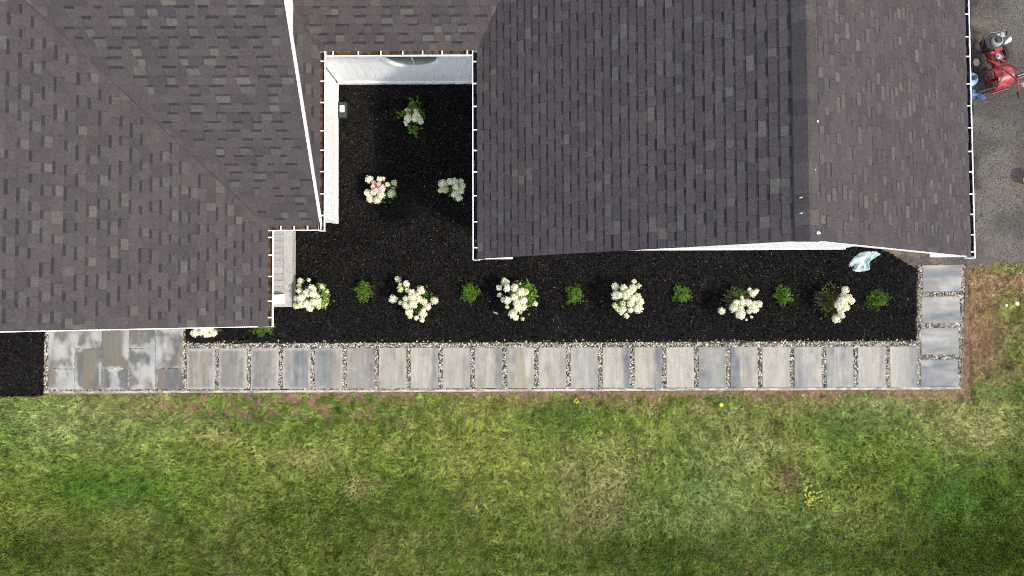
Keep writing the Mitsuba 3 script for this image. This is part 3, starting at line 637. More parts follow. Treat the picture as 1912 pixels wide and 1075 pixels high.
# east house walls and south gable with lap siding
gy = 1.262
gx0, gx1 = .02, 7.36
wg = put(WL, wall_poly([(gx0, -.1), (gx1, -.1), (gx1, ZE + PE * (XF - gx1) - .09), (RX, ZR - .09), (gx0, ZE + P0 * (gx0 - XE) - .09)], 'y', gy + .03, .12), 'm_white')
gab = Polygon([(gx0, .18), (gx1, .18), (gx1, ZE + PE * (XF - gx1) - .10), (RX, ZR - .10), (gx0, ZE + P0 * (gx0 - XE) - .10)]); z = .18
while z < ZR:
    q = gab.intersection(sbox(-1, z, 9, z + .18))
    if not q.is_empty and q.geom_type == 'Polygon' and q.area > .002:
        c = np.array(q.exterior.coords)[:-1]; m_ = len(c)
        d = np.where(c[:, 1] < z + .01, .016, .003)
        c = c if Polygon(c).exterior.is_ccw else c[::-1]; d = np.interp(c[:, 1], [z, z + .18], [.018, .003])
        v = np.vstack([np.stack([c[:, 0], gy + .03 - d, c[:, 1]], 1), np.stack([c[:, 0], np.full(m_, gy + .031), c[:, 1]], 1)])
        f = [[0, i, i + 1] for i in range(1, m_ - 1)]
        for i in range(m_): j = (i + 1) % m_; f += [[i, i + m_, j + m_], [i, j + m_, j]]
        put(wg + '__siding_board', (v, np.array(f)), 'm_white')
    z += .18
put(wg + '__skirt_board', chamfer_box(gx0 - .01, gx1 + .01, gy - .012, gy + .03, -.03, .185, .006), 'm_white')
put(WL, wall_poly([(gy + .16, -.1), (9.0, -.1), (9.0, 3.2), (gy + .16, 3.2)], 'x', .02, .12), 'm_white')
put(WL, wall_poly([(gy + .16, -.1), (9.0, -.1), (9.0, 3.2), (gy + .16, 3.2)], 'x', 7.24, .12), 'm_white')
SO = house + '__soffit'
for x0, x1, y0, y1, z in ((-13.5, XA - .03, YA0 + .0, WS - .0, 3.13), (XA - .03, XC - .03, YB + .03, WS, 3.134), (WW, XC - .03, WS, YD + .03, 3.138), (WW, XE + .03, YD + .03, WN, 3.142), (XE + .03, .02, YS, WN, 3.146), (7.36, XF - .03, YS, 9, 3.146)):
    put(SO, chamfer_box(x0, x1, y0, y1, z, z + .016), 'm_soffit')
# porch: deck and column
dk = thing('porch_deck', 'low porch deck of pale grey boards beside the left roof', 'deck')
mbd = 0; y = .188; i = 0
while y < WS - .03:
    v, f = chamfer_box(-7.6, -5.004, y, min(y + .1395, WS - .01), .265, .30, .003)
    put(dk + '__deck_board', (v, f), 'm_deck', uv=np.broadcast_to((r_.random(), 0.02), (len(v), 2))); y += .1445
v, f = chamfer_box(-4.999, -4.806, .045, WS - .01, .268, .302, .004); put(dk + '__border_board', (v, f), 'm_deck', uv=np.broadcast_to((.85, .98), (len(v), 2)))
v, f = chamfer_box(-7.6, -5.004, .045, .183, .268, .302, .004); put(dk + '__border_board', (v, f), 'm_deck', uv=np.broadcast_to((.8, .02), (len(v), 2)))
v, f = chamfer_box(-4.826, -4.804, .032, WS - .012, -.02, .266); put(dk + '__skirting', (v, f), 'm_deck', uv=np.broadcast_to((.7, .98), (len(v), 2)))
v, f = chamfer_box(-7.6, -4.826, .032, .054, -.02, .264); put(dk + '__skirting', (v, f), 'm_deck', uv=np.broadcast_to((.7, .02), (len(v), 2)))
pc = house + '__porch_column'
mb = MB(); mb.box(-5.15, -4.985, .125, .285, .30, 3.13, .01)
put(pc, mb.get(), 'm_gutter', label='white square porch column')
put(pc + '__base', chamfer_box(-5.175, -4.960, .10, .31, .303, .52, .012), 'm_gutter')
put(pc + '__capital', chamfer_box(-5.175, -4.960, .10, .31, 2.95, 3.128), 'm_gutter')

# ---------------------------------------------------------------- shrubs
def leaf_quads(c, nrm, size, rng, uvx):
    """folded pointed leaves: 5 corners, 4 faces"""
    n = len(c); r = rng.normal(size=(n, 3)); a = np.cross(nrm, r); a /= np.linalg.norm(a, axis=1, keepdims=True) + 1e-9; b = np.cross(nrm, a)
    s = size[:, None]
    v = np.stack([c - a * s * .5, c - a * s * .05 + b * s * .27 + nrm * s * .08, c + a * s * .55 - nrm * s * .12, c - a * s * .05 - b * s * .27 + nrm * s * .08, c + nrm * 0], 1)
    f = np.array([[4, 0, 1], [4, 1, 2], [4, 2, 3], [4, 3, 0]])[None] + (np.arange(n) * 5)[:, None, None]
    return v.reshape(-1, 3), f.reshape(-1, 3), np.repeat(np.stack([uvx, np.zeros(n)], 1), 5, 0)
def unit(v): return v / (np.linalg.norm(v, axis=-1, keepdims=True) + 1e-9)

HEADS = {
'h1': [(-4.599,0.589,0.34,0.061,0.2),(-4.386,0.611,0.45,0.036,0.3),(-4.607,0.486,0.41,0.05,0.5),(-4.534,0.371,0.61,0.061,0.4),(-4.262,0.423,0.65,0.08,0),(-4.351,0.323,0.71,0.08,0),(-4.208,0.304,0.77,0.075,0),(-4.635,0.221,0.49,0.053,0),(-4.476,0.227,0.65,0.08,0),(-4.464,0.111,0.57,0.098,0),(-4.35,0.092,0.68,0.08,0),(-4.669,0.058,0.38,0.068,0.4),(-4.338,0.002,0.54,0.071,0.2),(-4.204,0.135,0.72,0.075,0.2),(-4.135,0.163,0.62,0.068,0.4),(-4.142,0.269,0.69,0.053,0.5),(-4.109,0.465,0.43,0.062,0.5),(-4.033,0.346,0.41,0.071,0.5),(-4.045,0.182,0.43,0.071,0.7),(-4.065,0.101,0.39,0.068,0.7),(-4.14,0.055,0.57,0.062,0.4)] ,
'h2': [(-2.494,0.624,0.27,0.059,0),(-2.262,0.507,0.55,0.068,0),(-2.379,0.397,0.63,0.061,0.7),(-2.227,0.377,0.66,0.05,0.4),(-2.404,0.491,0.51,0.039,0.5),(-1.936,0.375,0.69,0.08,0),(-2.128,0.322,0.72,0.068,0),(-2.021,0.277,0.72,0.053,0.3),(-2.55,0.193,0.5,0.08,0),(-2.235,0.188,0.78,0.062,0.2),(-2.108,0.222,0.8,0.08,0),(-1.97,0.184,0.73,0.071,0),(-1.873,0.134,0.7,0.062,0.3),(-1.678,0.153,0.46,0.075,0),(-2.356,0.109,0.69,0.05,0.9),(-2.238,0.055,0.76,0.071,0),(-2.084,0.08,0.84,0.086,0),(-1.803,0.026,0.62,0.068,0),(-2.188,-0.079,0.68,0.075,0),(-2.176,-0.17,0.58,0.053,0.5),(-1.891,-0.045,0.63,0.045,0),(-1.907,-0.126,0.58,0.08,0),(-2.039,-0.209,0.6,0.045,0),(-1.938,-0.253,0.48,0.05,0)] ,
'h3': [(-0.143,0.546,0.39,0.082,0.3),(-0.269,0.424,0.43,0.056,0),(-0.104,0.41,0.65,0.067,0),(0.057,0.411,0.68,0.077,0),(-0.266,0.271,0.53,0.045,0.3),(0.186,0.317,0.71,0.082,0),(0.284,0.318,0.65,0.067,0.6),(-0.179,0.164,0.65,0.052,0),(-0.096,0.154,0.77,0.071,0),(0.052,0.206,0.76,0.074,0),(0.237,0.139,0.73,0.082,0),(0.103,0.087,0.79,0.071,0),(0.125,-0.009,0.73,0.077,0),(0.229,-0.002,0.7,0.067,0),(-0.105,0.014,0.73,0.037,0.8),(0.493,0.079,0.47,0.052,0.2),(0.013,-0.136,0.6,0.086,0),(0.088,-0.22,0.53,0.059,0),(0.185,-0.114,0.64,0.03,0.8),(0.225,-0.248,0.41,0.037,0.8),(0.175,0.511,0.49,0.022,0.5)] ,
'h4': [(2.225,0.433,0.5,0.071,0),(2.381,0.392,0.65,0.075,0),(2.642,0.543,0.43,0.05,0.3),(2.742,0.452,0.4,0.053,0.6),(2.577,0.382,0.65,0.08,0),(2.221,0.241,0.63,0.089,0),(2.282,0.247,0.75,0.062,0.2),(2.416,0.238,0.75,0.086,0),(2.484,0.308,0.77,0.062,0),(2.66,0.211,0.68,0.08,0.4),(2.548,0.166,0.8,0.071,0),(2.726,0.113,0.61,0.08,0),(2.501,0.069,0.76,0.071,0),(2.338,0.069,0.78,0.057,0.7),(2.201,0.026,0.63,0.059,0.7),(2.687,-0.03,0.57,0.098,0),(2.26,-0.037,0.65,0.062,0),(2.349,-0.046,0.71,0.068,0.2),(2.525,-0.065,0.62,0.053,0),(2.333,-0.109,0.58,0.053,0.5),(2.46,-0.192,0.5,0.053,0)] ,
'h5': [(4.549,-0.093,0.4,0.069,0),(4.77,0.078,0.68,0.062,0),(4.732,-0.036,0.62,0.083,0),(4.898,0.088,0.67,0.062,0),(4.876,-0.027,0.64,0.058,0.2),(4.867,-0.162,0.63,0.1,0),(5.009,0.087,0.68,0.067,0),(5.13,0.003,0.63,0.1,0),(5.168,-0.059,0.61,0.079,0),(5.246,0.049,0.66,0.067,0),(5.038,-0.111,0.68,0.046,0),(5.156,0.277,0.57,0.073,0),(5.091,0.361,0.55,0.037,0),(5.241,0.322,0.57,0.046,0),(5.098,-0.226,0.64,0.025,0),(5.003,-0.285,0.61,0.017,0),(4.896,0.182,0.65,0.029,0)] ,
'h6': [(7.237,0.335,0.36,0.073,0),(7.139,0.237,0.49,0.052,0.2),(7.181,0.162,0.55,0.094,0),(7.28,0.11,0.52,0.073,0),(7.011,0.099,0.68,0.094,0),(6.966,0.016,0.64,0.087,0),(7.086,-0.026,0.65,0.083,0),(7.04,-0.11,0.57,0.073,0),(7.058,-0.282,0.31,0.087,0.2),(7.118,-0.206,0.45,0.058,0.1),(7.02,-0.058,0.57,0.062,0)] ,
'h7': [(-6.892,-0.524,0.31,0.081,0),(-6.738,-0.413,0.53,0.051,0),(-6.628,-0.497,0.6,0.064,0),(-6.526,-0.429,0.62,0.076,0),(-6.472,-0.431,0.55,0.068,0),(-6.539,-0.549,0.57,0.059,0.1),(-6.502,-0.525,0.31,0.076,0),(-6.511,-0.561,0.5,0.042,0.4),(-6.576,-0.402,0.66,0.059,0),(-6.773,-0.313,0.42,0.076,0),(-6.571,-0.328,0.56,0.076,0),(-6.488,-0.349,0.44,0.068,0),(-6.607,-0.246,0.37,0.068,0)] ,
'h8': [(-2.272,4.319,0.3,0.063,0),(-2.074,4.274,0.45,0.049,0),(-2.23,4.099,0.52,0.073,0),(-2.041,4.141,0.59,0.068,0),(-2.297,4.063,0.38,0.049,0),(-2.063,4.073,0.61,0.068,0),(-1.989,4.105,0.3,0.061,0),(-2.0,4.133,0.44,0.049,0),(-2.313,4.055,0.2,0.029,0)] ,
'h9': [(-3.084,2.791,0.44,0.078,0),(-2.962,2.687,0.55,0.044,0),(-2.845,2.78,0.54,0.053,0),(-2.761,2.789,0.53,0.036,0),(-2.969,2.602,0.61,0.049,-1),(-2.834,2.64,0.67,0.053,-1),(-2.764,2.551,0.68,0.073,-0.6),(-2.665,2.654,0.59,0.049,0),(-2.579,2.743,0.27,0.061,0.4),(-3.111,2.498,0.43,0.073,0),(-2.955,2.496,0.58,0.068,0),(-3.082,2.389,0.33,0.073,0),(-2.922,2.351,0.4,0.073,0),(-2.8,2.426,0.62,0.078,0),(-2.606,2.476,0.47,0.085,0.5),(-2.89,2.519,0.66,0.061,-0.6),(-2.584,2.604,0.38,0.029,0.3)] ,
'h10': [(-1.473,2.667,0.49,0.092,0),(-1.554,2.56,0.32,0.049,0),(-1.315,2.709,0.59,0.068,0),(-1.208,2.704,0.55,0.078,0),(-1.089,2.727,0.49,0.053,0),(-1.191,2.583,0.6,0.068,0),(-1.06,2.631,0.54,0.061,0),(-1.43,2.539,0.55,0.068,0.8),(-1.097,2.517,0.55,0.068,-0.1),(-1.225,2.428,0.64,0.061,0),(-1.139,2.379,0.49,0.073,0),(-1.169,2.475,0.58,0.049,0.3)] ,
}
HYD = [('h1', 'white and lime hydrangea beside the porch deck', 'm', .05), ('h2', 'white hydrangea with loose outlying blooms between the first two boxwoods right of the porch', 'm', .2), ('h3', 'white hydrangea below the left corner of the right roof', 'm', .5),
    ('h4', 'compact round white hydrangea in the middle of the front row', 'm', .3), ('h5', 'white hydrangea with one bloom lying far out to its left', 'm', .3), ('h6', 'half bare hydrangea with dark twigs on the left and white blooms on the right', 'm', .1),
    ('h7', 'white hydrangea half hidden under the left roof edge above the path', 'm', .4), ('h8', 'leafy hydrangea with few white blooms at the top of the courtyard', 'm', .7), ('h9', 'pink tinged hydrangea at the left of the courtyard', 'm', .4), ('h10', 'cream hydrangea close to the right gutter of the courtyard', 'm', .5)]
for hi, (hk, lab, _, lv) in enumerate(HYD):
    rg = np.random.default_rng(100 + hi); H = np.array(HEADS[hk]); key = thing('hydrangea', lab, 'hydrangea', 'hydrangeas in the mulch beds')
    ctr = H[:, :2].mean(0); R = max(.22, np.percentile(np.hypot(*(H[:, :2] - ctr).T), 85))
    off = np.array({'h6': (-.20, .08), 'h2': (.08, .0), 'h3': (.18, .12), 'h8': (.06, .12), 'h9': (.10, -.02), 'h5': (-.05, .15)}.get(hk, (0, 0)))
    n = {'h8': 210, 'h6': 240, 'h3': 230}.get(hk, 170); d = unit(rg.normal(size=(n, 3))); d[:, 2] = np.abs(d[:, 2])
    rr = rg.uniform(.35, 1.0, n)[:, None]
    c = np.stack([ctr[0] + off[0] + d[:, 0] * rr[:, 0] * R * .86, ctr[1] + off[1] + d[:, 1] * rr[:, 0] * R * .86, .10 + d[:, 2] * rr[:, 0] * H[:, 2].max() * .66], 1)
    if hk == 'h8':   # leafy shoots reaching up and left
        c2 = np.array([-2.13, 4.42, .40]) + rg.normal(size=(60, 3)) * [.07, .10, .06]; c3 = np.array([-2.36, 4.25, .36]) + rg.normal(size=(40, 3)) * [.09, .05, .05]; c4 = np.array([-2.15, 3.95, .3]) + rg.normal(size=(40, 3)) * [.06, .08, .05]; c = np.vstack([c, c2, c3, c4])
    if hk == 'h3': c = np.vstack([c, np.array([.36, .27, .55]) + rg.normal(size=(90, 3)) * [.07, .13, .06]])
    if hk == 'h1': c = np.vstack([c, np.array([-4.05, .25, .5]) + rg.normal(size=(70, 3)) * [.06, .12, .06]])
    if hk == 'h6': c = np.vstack([c, np.array([6.86, .16, .32]) + rg.normal(size=(150, 3)) * [.13, .20, .09]])
    n = len(c); nrm = unit(rg.normal(size=(n, 3)) * .55 + [0, 0, 1])
    tone = np.clip(rg.normal({'h6': .16, 'h8': .62, 'h3': .55, 'h1': .55}.get(hk, .38), .2, n), 0, 1)
    v, f, uv = leaf_quads(c, nrm, rg.uniform(.06, .10, n) * (.75 if hk == 'h6' else 1), rg, tone)
    uv[:, 1] = np.repeat(np.clip((.75 if hk == 'h6' else (.3 if hk == 'h5' else .06)) * rg.uniform(.2, 1.35, n), 0, 1), 5); put(key + '__foliage', (v, f), 'm_leaf', uv=uv)
    mb = MB(); base = np.array([ctr[0] + off[0] * .5, ctr[1] + off[1] * .5, .0])
    for h in H:
        p1 = np.array([h[0], h[1], max(.05, h[2] - h[3] * .5)]); mid = (base + p1) / 2 + np.array([0, 0, .10]); q = base + np.append(rg.normal(size=2) * .03, 0)
        mb.tube(smooth_path([q, mid, p1], 3), .0045, 4)
    if hk in ('h6', 'h5'):
        for _ in range(26):
            a = rg.uniform(1.9, 4.2); l = rg.uniform(.16, .34); p1 = base + [math.cos(a) * l + (-.12 if hk == 'h6' else -.05), math.sin(a) * l * .8 + .10, rg.uniform(.15, .45)]; mb.tube(smooth_path([base, (base + p1) / 2 + [0, 0, .12], p1], 3), .004, 4)
    put(key + '__stems', mb.get(), 'm_stem')
    for h in H:
        x, y, z, r, g_ = h; m_ = int(np.clip(64 * (r / .07) ** 1.6, 12, 110)); d = unit(rg.normal(size=(m_, 3))); d[:, 2] = np.where(d[:, 2] < -.35, -d[:, 2], d[:, 2])
        r = r * 1.20; tilt = unit(np.array([x - ctr[0], y - ctr[1], .8]))
        rad = r * rg.uniform(.78, 1.02, m_)[:, None] * np.array([1, 1, .95]); c = np.array([x, y, z]) + d * rad + tilt * (np.maximum(d @ tilt, 0) ** 2 * r * .35)[:, None]
        nn = unit(d + rg.normal(size=(m_, 3)) * .35); a = unit(np.cross(nn, rg.normal(size=(m_, 3)))); b = np.cross(nn, a); s = rg.uniform(.012, .019, (m_, 1))
        v = np.stack([c + a * s, c + b * s, c - a * s, c - b * s, c + (a + b) * s * .74 + nn * .003, c + (b - a) * s * .74 + nn * .003, c - (a + b) * s * .74 + nn * .003, c + (a - b) * s * .74 + nn * .003], 1)
        f = np.array([[0, 1, 2], [0, 2, 3], [4, 5, 6], [4, 6, 7]])[None] + (np.arange(m_) * 8)[:, None, None]
        ico = trimesh.creation.icosphere(1); core = ico.vertices * r * .80 + [x, y, z]
        v = np.vstack([v.reshape(-1, 3), core]); f = np.vstack([f.reshape(-1, 3), ico.faces + m_ * 8])
        tt = np.clip(g_ + rg.normal(0, .08, len(v)), -1, 1); put(key + '__flower_head', (v, f), 'm_petal', uv=np.stack([tt, tt * 0], 1))

BOX = [(-3.284, .401, .21, 'bright green boxwood between the porch hydrangea and the next hydrangea to its right'), (-.929, .331, .20, 'bright green pointed boxwood below the left corner of the right roof'), (1.367, .285, .19, 'boxwood left of the compact round hydrangea in the middle of the row'),
    (3.746, .298, .20, 'yellowish green clipped boxwood right of the compact round hydrangea'), (5.982, .229, .19, 'boxwood left of the half bare hydrangea'), (8.053, .148, .20, 'boxwood at the right end of the bed next to the path'), (-5.493, -.394, .19, 'boxwood half hidden under the left roof corner')]
for i, (x, y, R, lab) in enumerate(BOX):
    rg = np.random.default_rng(200 + i); key = thing('boxwood', lab, 'shrub', 'small boxwoods in the front bed'); n = 1250
    d = unit(rg.normal(size=(n, 3))); d[:, 2] = np.abs(d[:, 2]); lob = .42 + .95 * meshkit.noise(d * 2.1 + i * 7, i)
    rr = rg.uniform(.25, 1.0, n) ** .6 * lob * 1.08; c = np.array([x, y, .05]) + d * rr[:, None] * np.array([R, R, .32])
    nrm = unit(d * .8 + rg.normal(size=(n, 3)) * .6 + [0, 0, .3]); tone = np.clip(.36 + rg.normal(0, .24, n) + (.12 if i == 3 else 0) - (.12 if i == 5 else 0), 0, 1)
    sh = unit(rg.normal(size=(26, 3)) + [0, 0, .4]); near = np.argmax(d @ sh.T, 1); tight = np.max(d @ sh.T, 1) > .975; c[tight] += sh[near[tight]] * (rg.uniform(.0, .085, tight.sum()) * np.array([1.0]))[:, None]; tone[tight] = np.clip(tone[tight] + .22, 0, 1)
    v, f, uv = leaf_quads(c, nrm, rg.uniform(.026, .044, n), rg, tone); put(key + '__foliage', (v, f), 'm_leaf', uv=uv)
    mb = MB()
    for _ in range(22):
        p1 = np.array([x, y, .05]) + unit(rg.normal(size=3) * [1, 1, .6] + [0, 0, .4]) * np.array([R, R, .3]) * .85; p1[2] = abs(p1[2]); mb.tube([[x, y, 0], (np.array([x, y, 0]) + p1) / 2 + [0, 0, .03], p1], .004, 4)
    put(key + '__stems', mb.get(), 'm_stem')

# ---------------------------------------------------------------- small things
def crumpled(outline, ztop, seed, rings=16, fold=7.0, uvs=1.0):
    P = np.array(outline); c = P.mean(0); n = 96; t = np.linspace(0, len(P), n, endpoint=False); i = t.astype(int); fr = (t - i)[:, None]
    B = P[i % len(P)] * (1 - fr) + P[(i + 1) % len(P)] * fr; v = []
    for r in np.linspace(0.02, 1, rings):
        q = c + (B - c) * r; z = np.abs(meshkit.noise(np.stack([q[:, 0] * fold, q[:, 1] * fold, q[:, 0] * 0 + 3], -1), seed) - .5) * 2; z2 = meshkit.noise(np.stack([q[:, 0] * 22, q[:, 1] * 22, q[:, 0] * 0], -1), seed + 1)
        v.append(np.column_stack([q, .02 + (1 - r ** 3) * ztop * (.25 + .9 * (1 - z)) + .018 * z2 * (1 - r ** 6)]))
    v.append(np.column_stack([c + (B - c) * .97, np.full(n, .012)]))
    v = np.vstack(v); m_ = rings + 1; f = [[a * n + j, a * n + (j + 1) % n, (a + 1) * n + (j + 1) % n, (a + 1) * n + j] for a in range(m_ - 1) for j in range(n)]
    f += [[j, (j + 1) % n, (j + 2) % n, (j + 2) % n] for j in range(0, 0)]
    return v, np.array(f)
bag_outline = np.array([(7.455, .864), (7.575, 1.038), (7.74, 1.19), (7.904, 1.22), (8.10, 1.215), (8.193, 1.155), (7.969, 1.015), (7.933, .955), (7.96, .827), (7.732, .77), (7.593, .794)])
v, f = crumpled((bag_outline - bag_outline.mean(0)) * 1.14 + bag_outline.mean(0) + [0, -.02], .12, 5)
put('plastic_bag', (v, f), 'm_bag', uv=(v[:, :2] - [7.4, .7]) * 3, label='crumpled empty white and green plastic sack on the mulch below the gable', category='bag')

ub = thing('utility_box', 'charcoal box with a white plate standing against the left courtyard wall', 'utility box')
put(ub + '__body', chamfer_box(WW + .028, -3.650, 4.235, 4.585, -.02, .16, .01), 'm_dark_plastic')
put(ub + '__plate', chamfer_box(-3.808, -3.702, 4.355, 4.508, .161, .175, .006), 'm_pale_plastic')

sp_ = MB(); sp_.obox((-.369, -.12, .055), unit(np.array([.9, -.38, .05])), unit(np.array([.38, .9, 0])), .052, .016, .006)
put('wood_splinter', sp_.get(), 'm_wood', label='pale flat wood splinter on the mulch left of the middle hydrangea', category='wood')

for j, (x, y, r, lab) in enumerate([(3.995, 2.403, .026, 'white dropping on the light side of the ridge, highest up'), (3.93, 1.761, .014, 'small white dropping beside the ridge between the highest one and the pair'), (3.74, 1.402, .022, 'white dropping on the ridge cap, upper of the pair in its dark part'), (3.74, 1.198, .022, 'white dropping on the ridge cap, lower of the pair in its dark part'), (3.965, .945, .045, 'largest white dropping near the lower end of the ridge')]):
    rg = np.random.default_rng(j); a = np.linspace(0, 2 * np.pi, 14, endpoint=False); rr = r * .75 * rg.uniform(.55, 1.15, 14)
    def rz(px_): return ZR - abs(px_ - RX) * P0 + .058 if abs(px_ - RX) < .17 else ZR - (px_ - RX) * PE + .016
    top = np.array([[x + math.cos(t) * q * 1.1, y + math.sin(t) * q * .6, rz(x + math.cos(t) * q * 1.1) + .002] for t, q in zip(a, rr)]); v = np.vstack([top, top - [0, 0, .02], [[x, y, rz(x) + .008]]])
    f = np.array([[i, (i + 1) % 14, 28] for i in range(14)] + [[i, i + 14, (i + 1) % 14] for i in range(14)] + [[i + 14, (i + 1) % 14 + 14, (i + 1) % 14] for i in range(14)])
    put('bird_dropping', (v, f), 'm_chalk', label=lab, category='bird dropping', group='white droppings along the ridge')

def flower(x, y, z, r, pet, lab, cat, name, group=None, n=14, heads=1, spread=0.0, seed=1):
    rg = np.random.default_rng(seed); key = thing(name, lab, cat, group); mb, st = MB(), MB()
    for _ in range(heads):
        cx, cy = x + rg.normal() * spread, y + rg.normal() * spread; zz = z + rg.uniform(-.02, .02)
        for i in range(n):
            a = 2 * np.pi * i / n + rg.normal() * .1; d = np.array([math.cos(a), math.sin(a), .25]); s = np.array([-math.sin(a), math.cos(a), 0]) * r * .3; c = np.array([cx, cy, zz])
            mb.add([c - s * .3, c + s * .3, c + d * r + s, c + d * r - s], [[0, 1, 2, 3]])
        st.tube([[cx, cy, -.02], [cx, cy, zz]], .003, 4)
    put(key + '__petals', mb.get(), pet); put(key + '__stem', st.get(), 'm_stem'); return key
flower(4.595, -2.166, .11, .042, 'm_yellow', 'bright yellow dandelion in the grass just below the path', 'dandelion', 'dandelion', seed=3)
flower(1.399, -2.069, .08, .022, 'm_dull_yellow', 'faded yellow dandelion cluster close under the path edge', 'dandelion', 'dandelion', heads=4, spread=.045, seed=4)
flower(6.573, -4.17, .10, .020, 'm_dull_yellow', 'clump of small yellow wildflowers in the lawn at lower right', 'wildflowers', 'wildflower_clump', heads=34, spread=.13, n=8, seed=5)
flower(11.189, .029, .09, .042, 'm_daisy', 'larger white clover bloom in the dry grass at the right edge', 'clover', 'clover_bloom', seed=6)
flower(10.95, -.006, .08, .024, 'm_daisy', 'smaller white clover bloom in the dry grass', 'clover', 'clover_bloom', seed=7)

# ---------------------------------------------------------------- rear tine tiller on the driveway
ti = thing('tiller', 'red rear tine tiller with petrol engine parked on the gravel driveway', 'tiller')
O = np.array([10.81, 5.03, 0.0]); A_ = unit(np.array([.955, .295, 0])); B_ = unit(np.array([-.295, .955, 0])); Zv = np.array([0, 0, 1.])
def L(p, q, z): return O + A_ * p + B_ * q + Zv * z
def wcyl(p0, q0, z0, p1, q1, z1, r, sides=24, r1=None): return cyl(L(p0, q0, z0), L(p1, q1, z1), r, sides, r1)
ang = np.linspace(math.radians(-28), math.radians(205), 26); R_ = .245; mb = MB()
for (ra, rb) in ((R_, R_ - .008),):
    v = np.array([L(p, -math.cos(t) * r, .275 + math.sin(t) * r) for p in (-.245, .12) for r in (ra, rb) for t in ang]); n = len(ang)
    f = []
    for i in range(n - 1): f += [[i, i + 1, 2 * n + i + 1, 2 * n + i], [n + i + 1, n + i, 3 * n + i, 3 * n + i + 1], [i, n + i, n + i + 1, i + 1], [2 * n + i, 2 * n + i + 1, 3 * n + i + 1, 3 * n + i]]
    mb.add(v, f)
capv = [L(.113, -math.cos(t) * (R_ - .004), .275 + math.sin(t) * (R_ - .004)) for t in ang] + [L(.113, 0, .275)]
mb.add(capv, [[i, i + 1, n] for i in range(n - 1)])
hood = put(ti + '__tine_hood', mb.get(), 'm_red', smooth=30, label='red rounded tine hood')
mb = MB(); mb.obox(L(-.06, -.262, .14), A_, unit(B_ * .25 + Zv * -.95), .185, .09, .004); put(ti + '__rear_flap', mb.get(), 'm_orange_red')
mb = MB(); mb.add(*wcyl(-.225, 0, .2, .10, 0, .2, .035, 12))
for p in (-.20, -.12, -.04, .05):
    for k in range(4):
        a = k * math.pi / 2 + p * 4; pts = [L(p, math.cos(a) * .04, .2 + math.sin(a) * .04), L(p, math.cos(a + .15) * .12, .2 + math.sin(a + .15) * .12), L(p + .03, math.cos(a + .5) * .165, .2 + math.sin(a + .5) * .165)]; mb.tube(smooth_path(pts, 4), .011, 6)
put(ti + '__tines', mb.get(), 'm_red', label='dull red tines inside the open hood end')
for s in (-1, 1):
    p0 = s * .275; wh = MB(); n = 36; rp = [(.085, -.04), (.150, -.055), (.168, -.045), (.172, 0), (.168, .045), (.150, .055), (.085, .04)]
    v = np.array([L(p0 + w_, .49 + math.cos(t) * r, .172 + math.sin(t) * r) for r, w_ in rp for t in np.linspace(0, 2 * np.pi, n, endpoint=False)])
    wh.add(v, [[k * n + i, k * n + (i + 1) % n, (k + 1) * n + (i + 1) % n, (k + 1) * n + i] for k in range(len(rp) - 1) for i in range(n)])
    for i in range(18):
        for side in (-1, 1):
            t = 2 * np.pi * (i + (.5 if side > 0 else 0)) / 18; cdir = B_ * math.cos(t) + Zv * math.sin(t); tdir = -B_ * math.sin(t) + Zv * math.cos(t)
            ax_ = unit(A_ * .8 + tdir * .55 * side); wh.obox(L(p0 + side * .027, .49, .172) + cdir * .176, ax_, unit(np.cross(cdir, ax_)), .033, .011, .010)
    wk = put(ti + '__wheel', wh.get(), 'm_tyre')
    hb = MB(); hb.add(*wcyl(p0 - .046, .49, .172, p0 + .046, .49, .172, .088, 24)); hb.add(*wcyl(p0 - .062, .49, .172, p0 + .062, .49, .172, .03, 16)); put(wk + '__rim', hb.get(), 'm_hub', smooth=40)
mb = MB(); mb.add(*wcyl(-.24, .49, .172, .24, .49, .172, .017, 10)); mb.obox(L(0, .30, .27), A_, B_, .055, .17, .06); mb.obox(L(0, .50, .27), A_, B_, .10, .12, .10); put(ti + '__transmission', mb.get(), 'm_red', smooth=30)
mb = MB(); mb.add(*wcyl(-.02, .43, .37, -.02, .43, .44, .062, 20)); mb.add(*wcyl(-.02, .43, .44, -.02, .43, .475, .03, 14)); put(ti + '__gear_cover', mb.get(), 'm_metal', smooth=40)
mb = MB(); mb.obox(L(.02, .585, .44), A_, B_, .085, .045, .012); mb.obox(L(.06, .40, .40), A_, B_, .05, .035, .03); mb.obox(L(-.10, .56, .40), A_, B_, .05, .03, .03); mb.obox(L(.03, .33, .42), unit(A_ * .7 - B_ * .7), unit(A_ * .7 + B_ * .7), .055, .022, .022); put(ti + '__mounting_plate', mb.get(), 'm_red', smooth=30, label='red engine mount brackets')
en = ti + '__engine'
mb = MB(); mb.obox(L(-.08, .74, .44), A_, B_, .16, .13, .13); mb.obox(L(-.24, .75, .50), A_, B_, .065, .10, .09)
for i in range(6): mb.obox(L(-.24, .75, .44 + i * .028), A_, B_, .072, .106, .005)
put(en, mb.get(), 'm_black', smooth=30)
mb = MB(); mb.add(*wcyl(-.083, .733, .57, -.083, .733, .645, .118, 28, .105)); put(en + '__recoil_housing', mb.get(), 'm_grey', smooth=40, label='grey round recoil starter housing')
mb = MB(); mb.add(*wcyl(-.083, .755, .645, -.083, .755, .668, .058, 24, .05)); mb.tube([L(-.083 + .075 * math.cos(t), .75 + .075 * math.sin(t), .655) for t in np.linspace(0, 2 * np.pi, 25)], .009, 6); put(en + '__recoil_cap', mb.get(), 'm_dark_plastic', smooth=40)
mb = MB(); mb.obox(L(.04, .83, .57), A_, B_, .085, .055, .045); mb.add(*wcyl(.05, .84, .61, .05, .84, .635, .026, 16)); put(en + '__fuel_tank', mb.get(), 'm_grey', smooth=30)
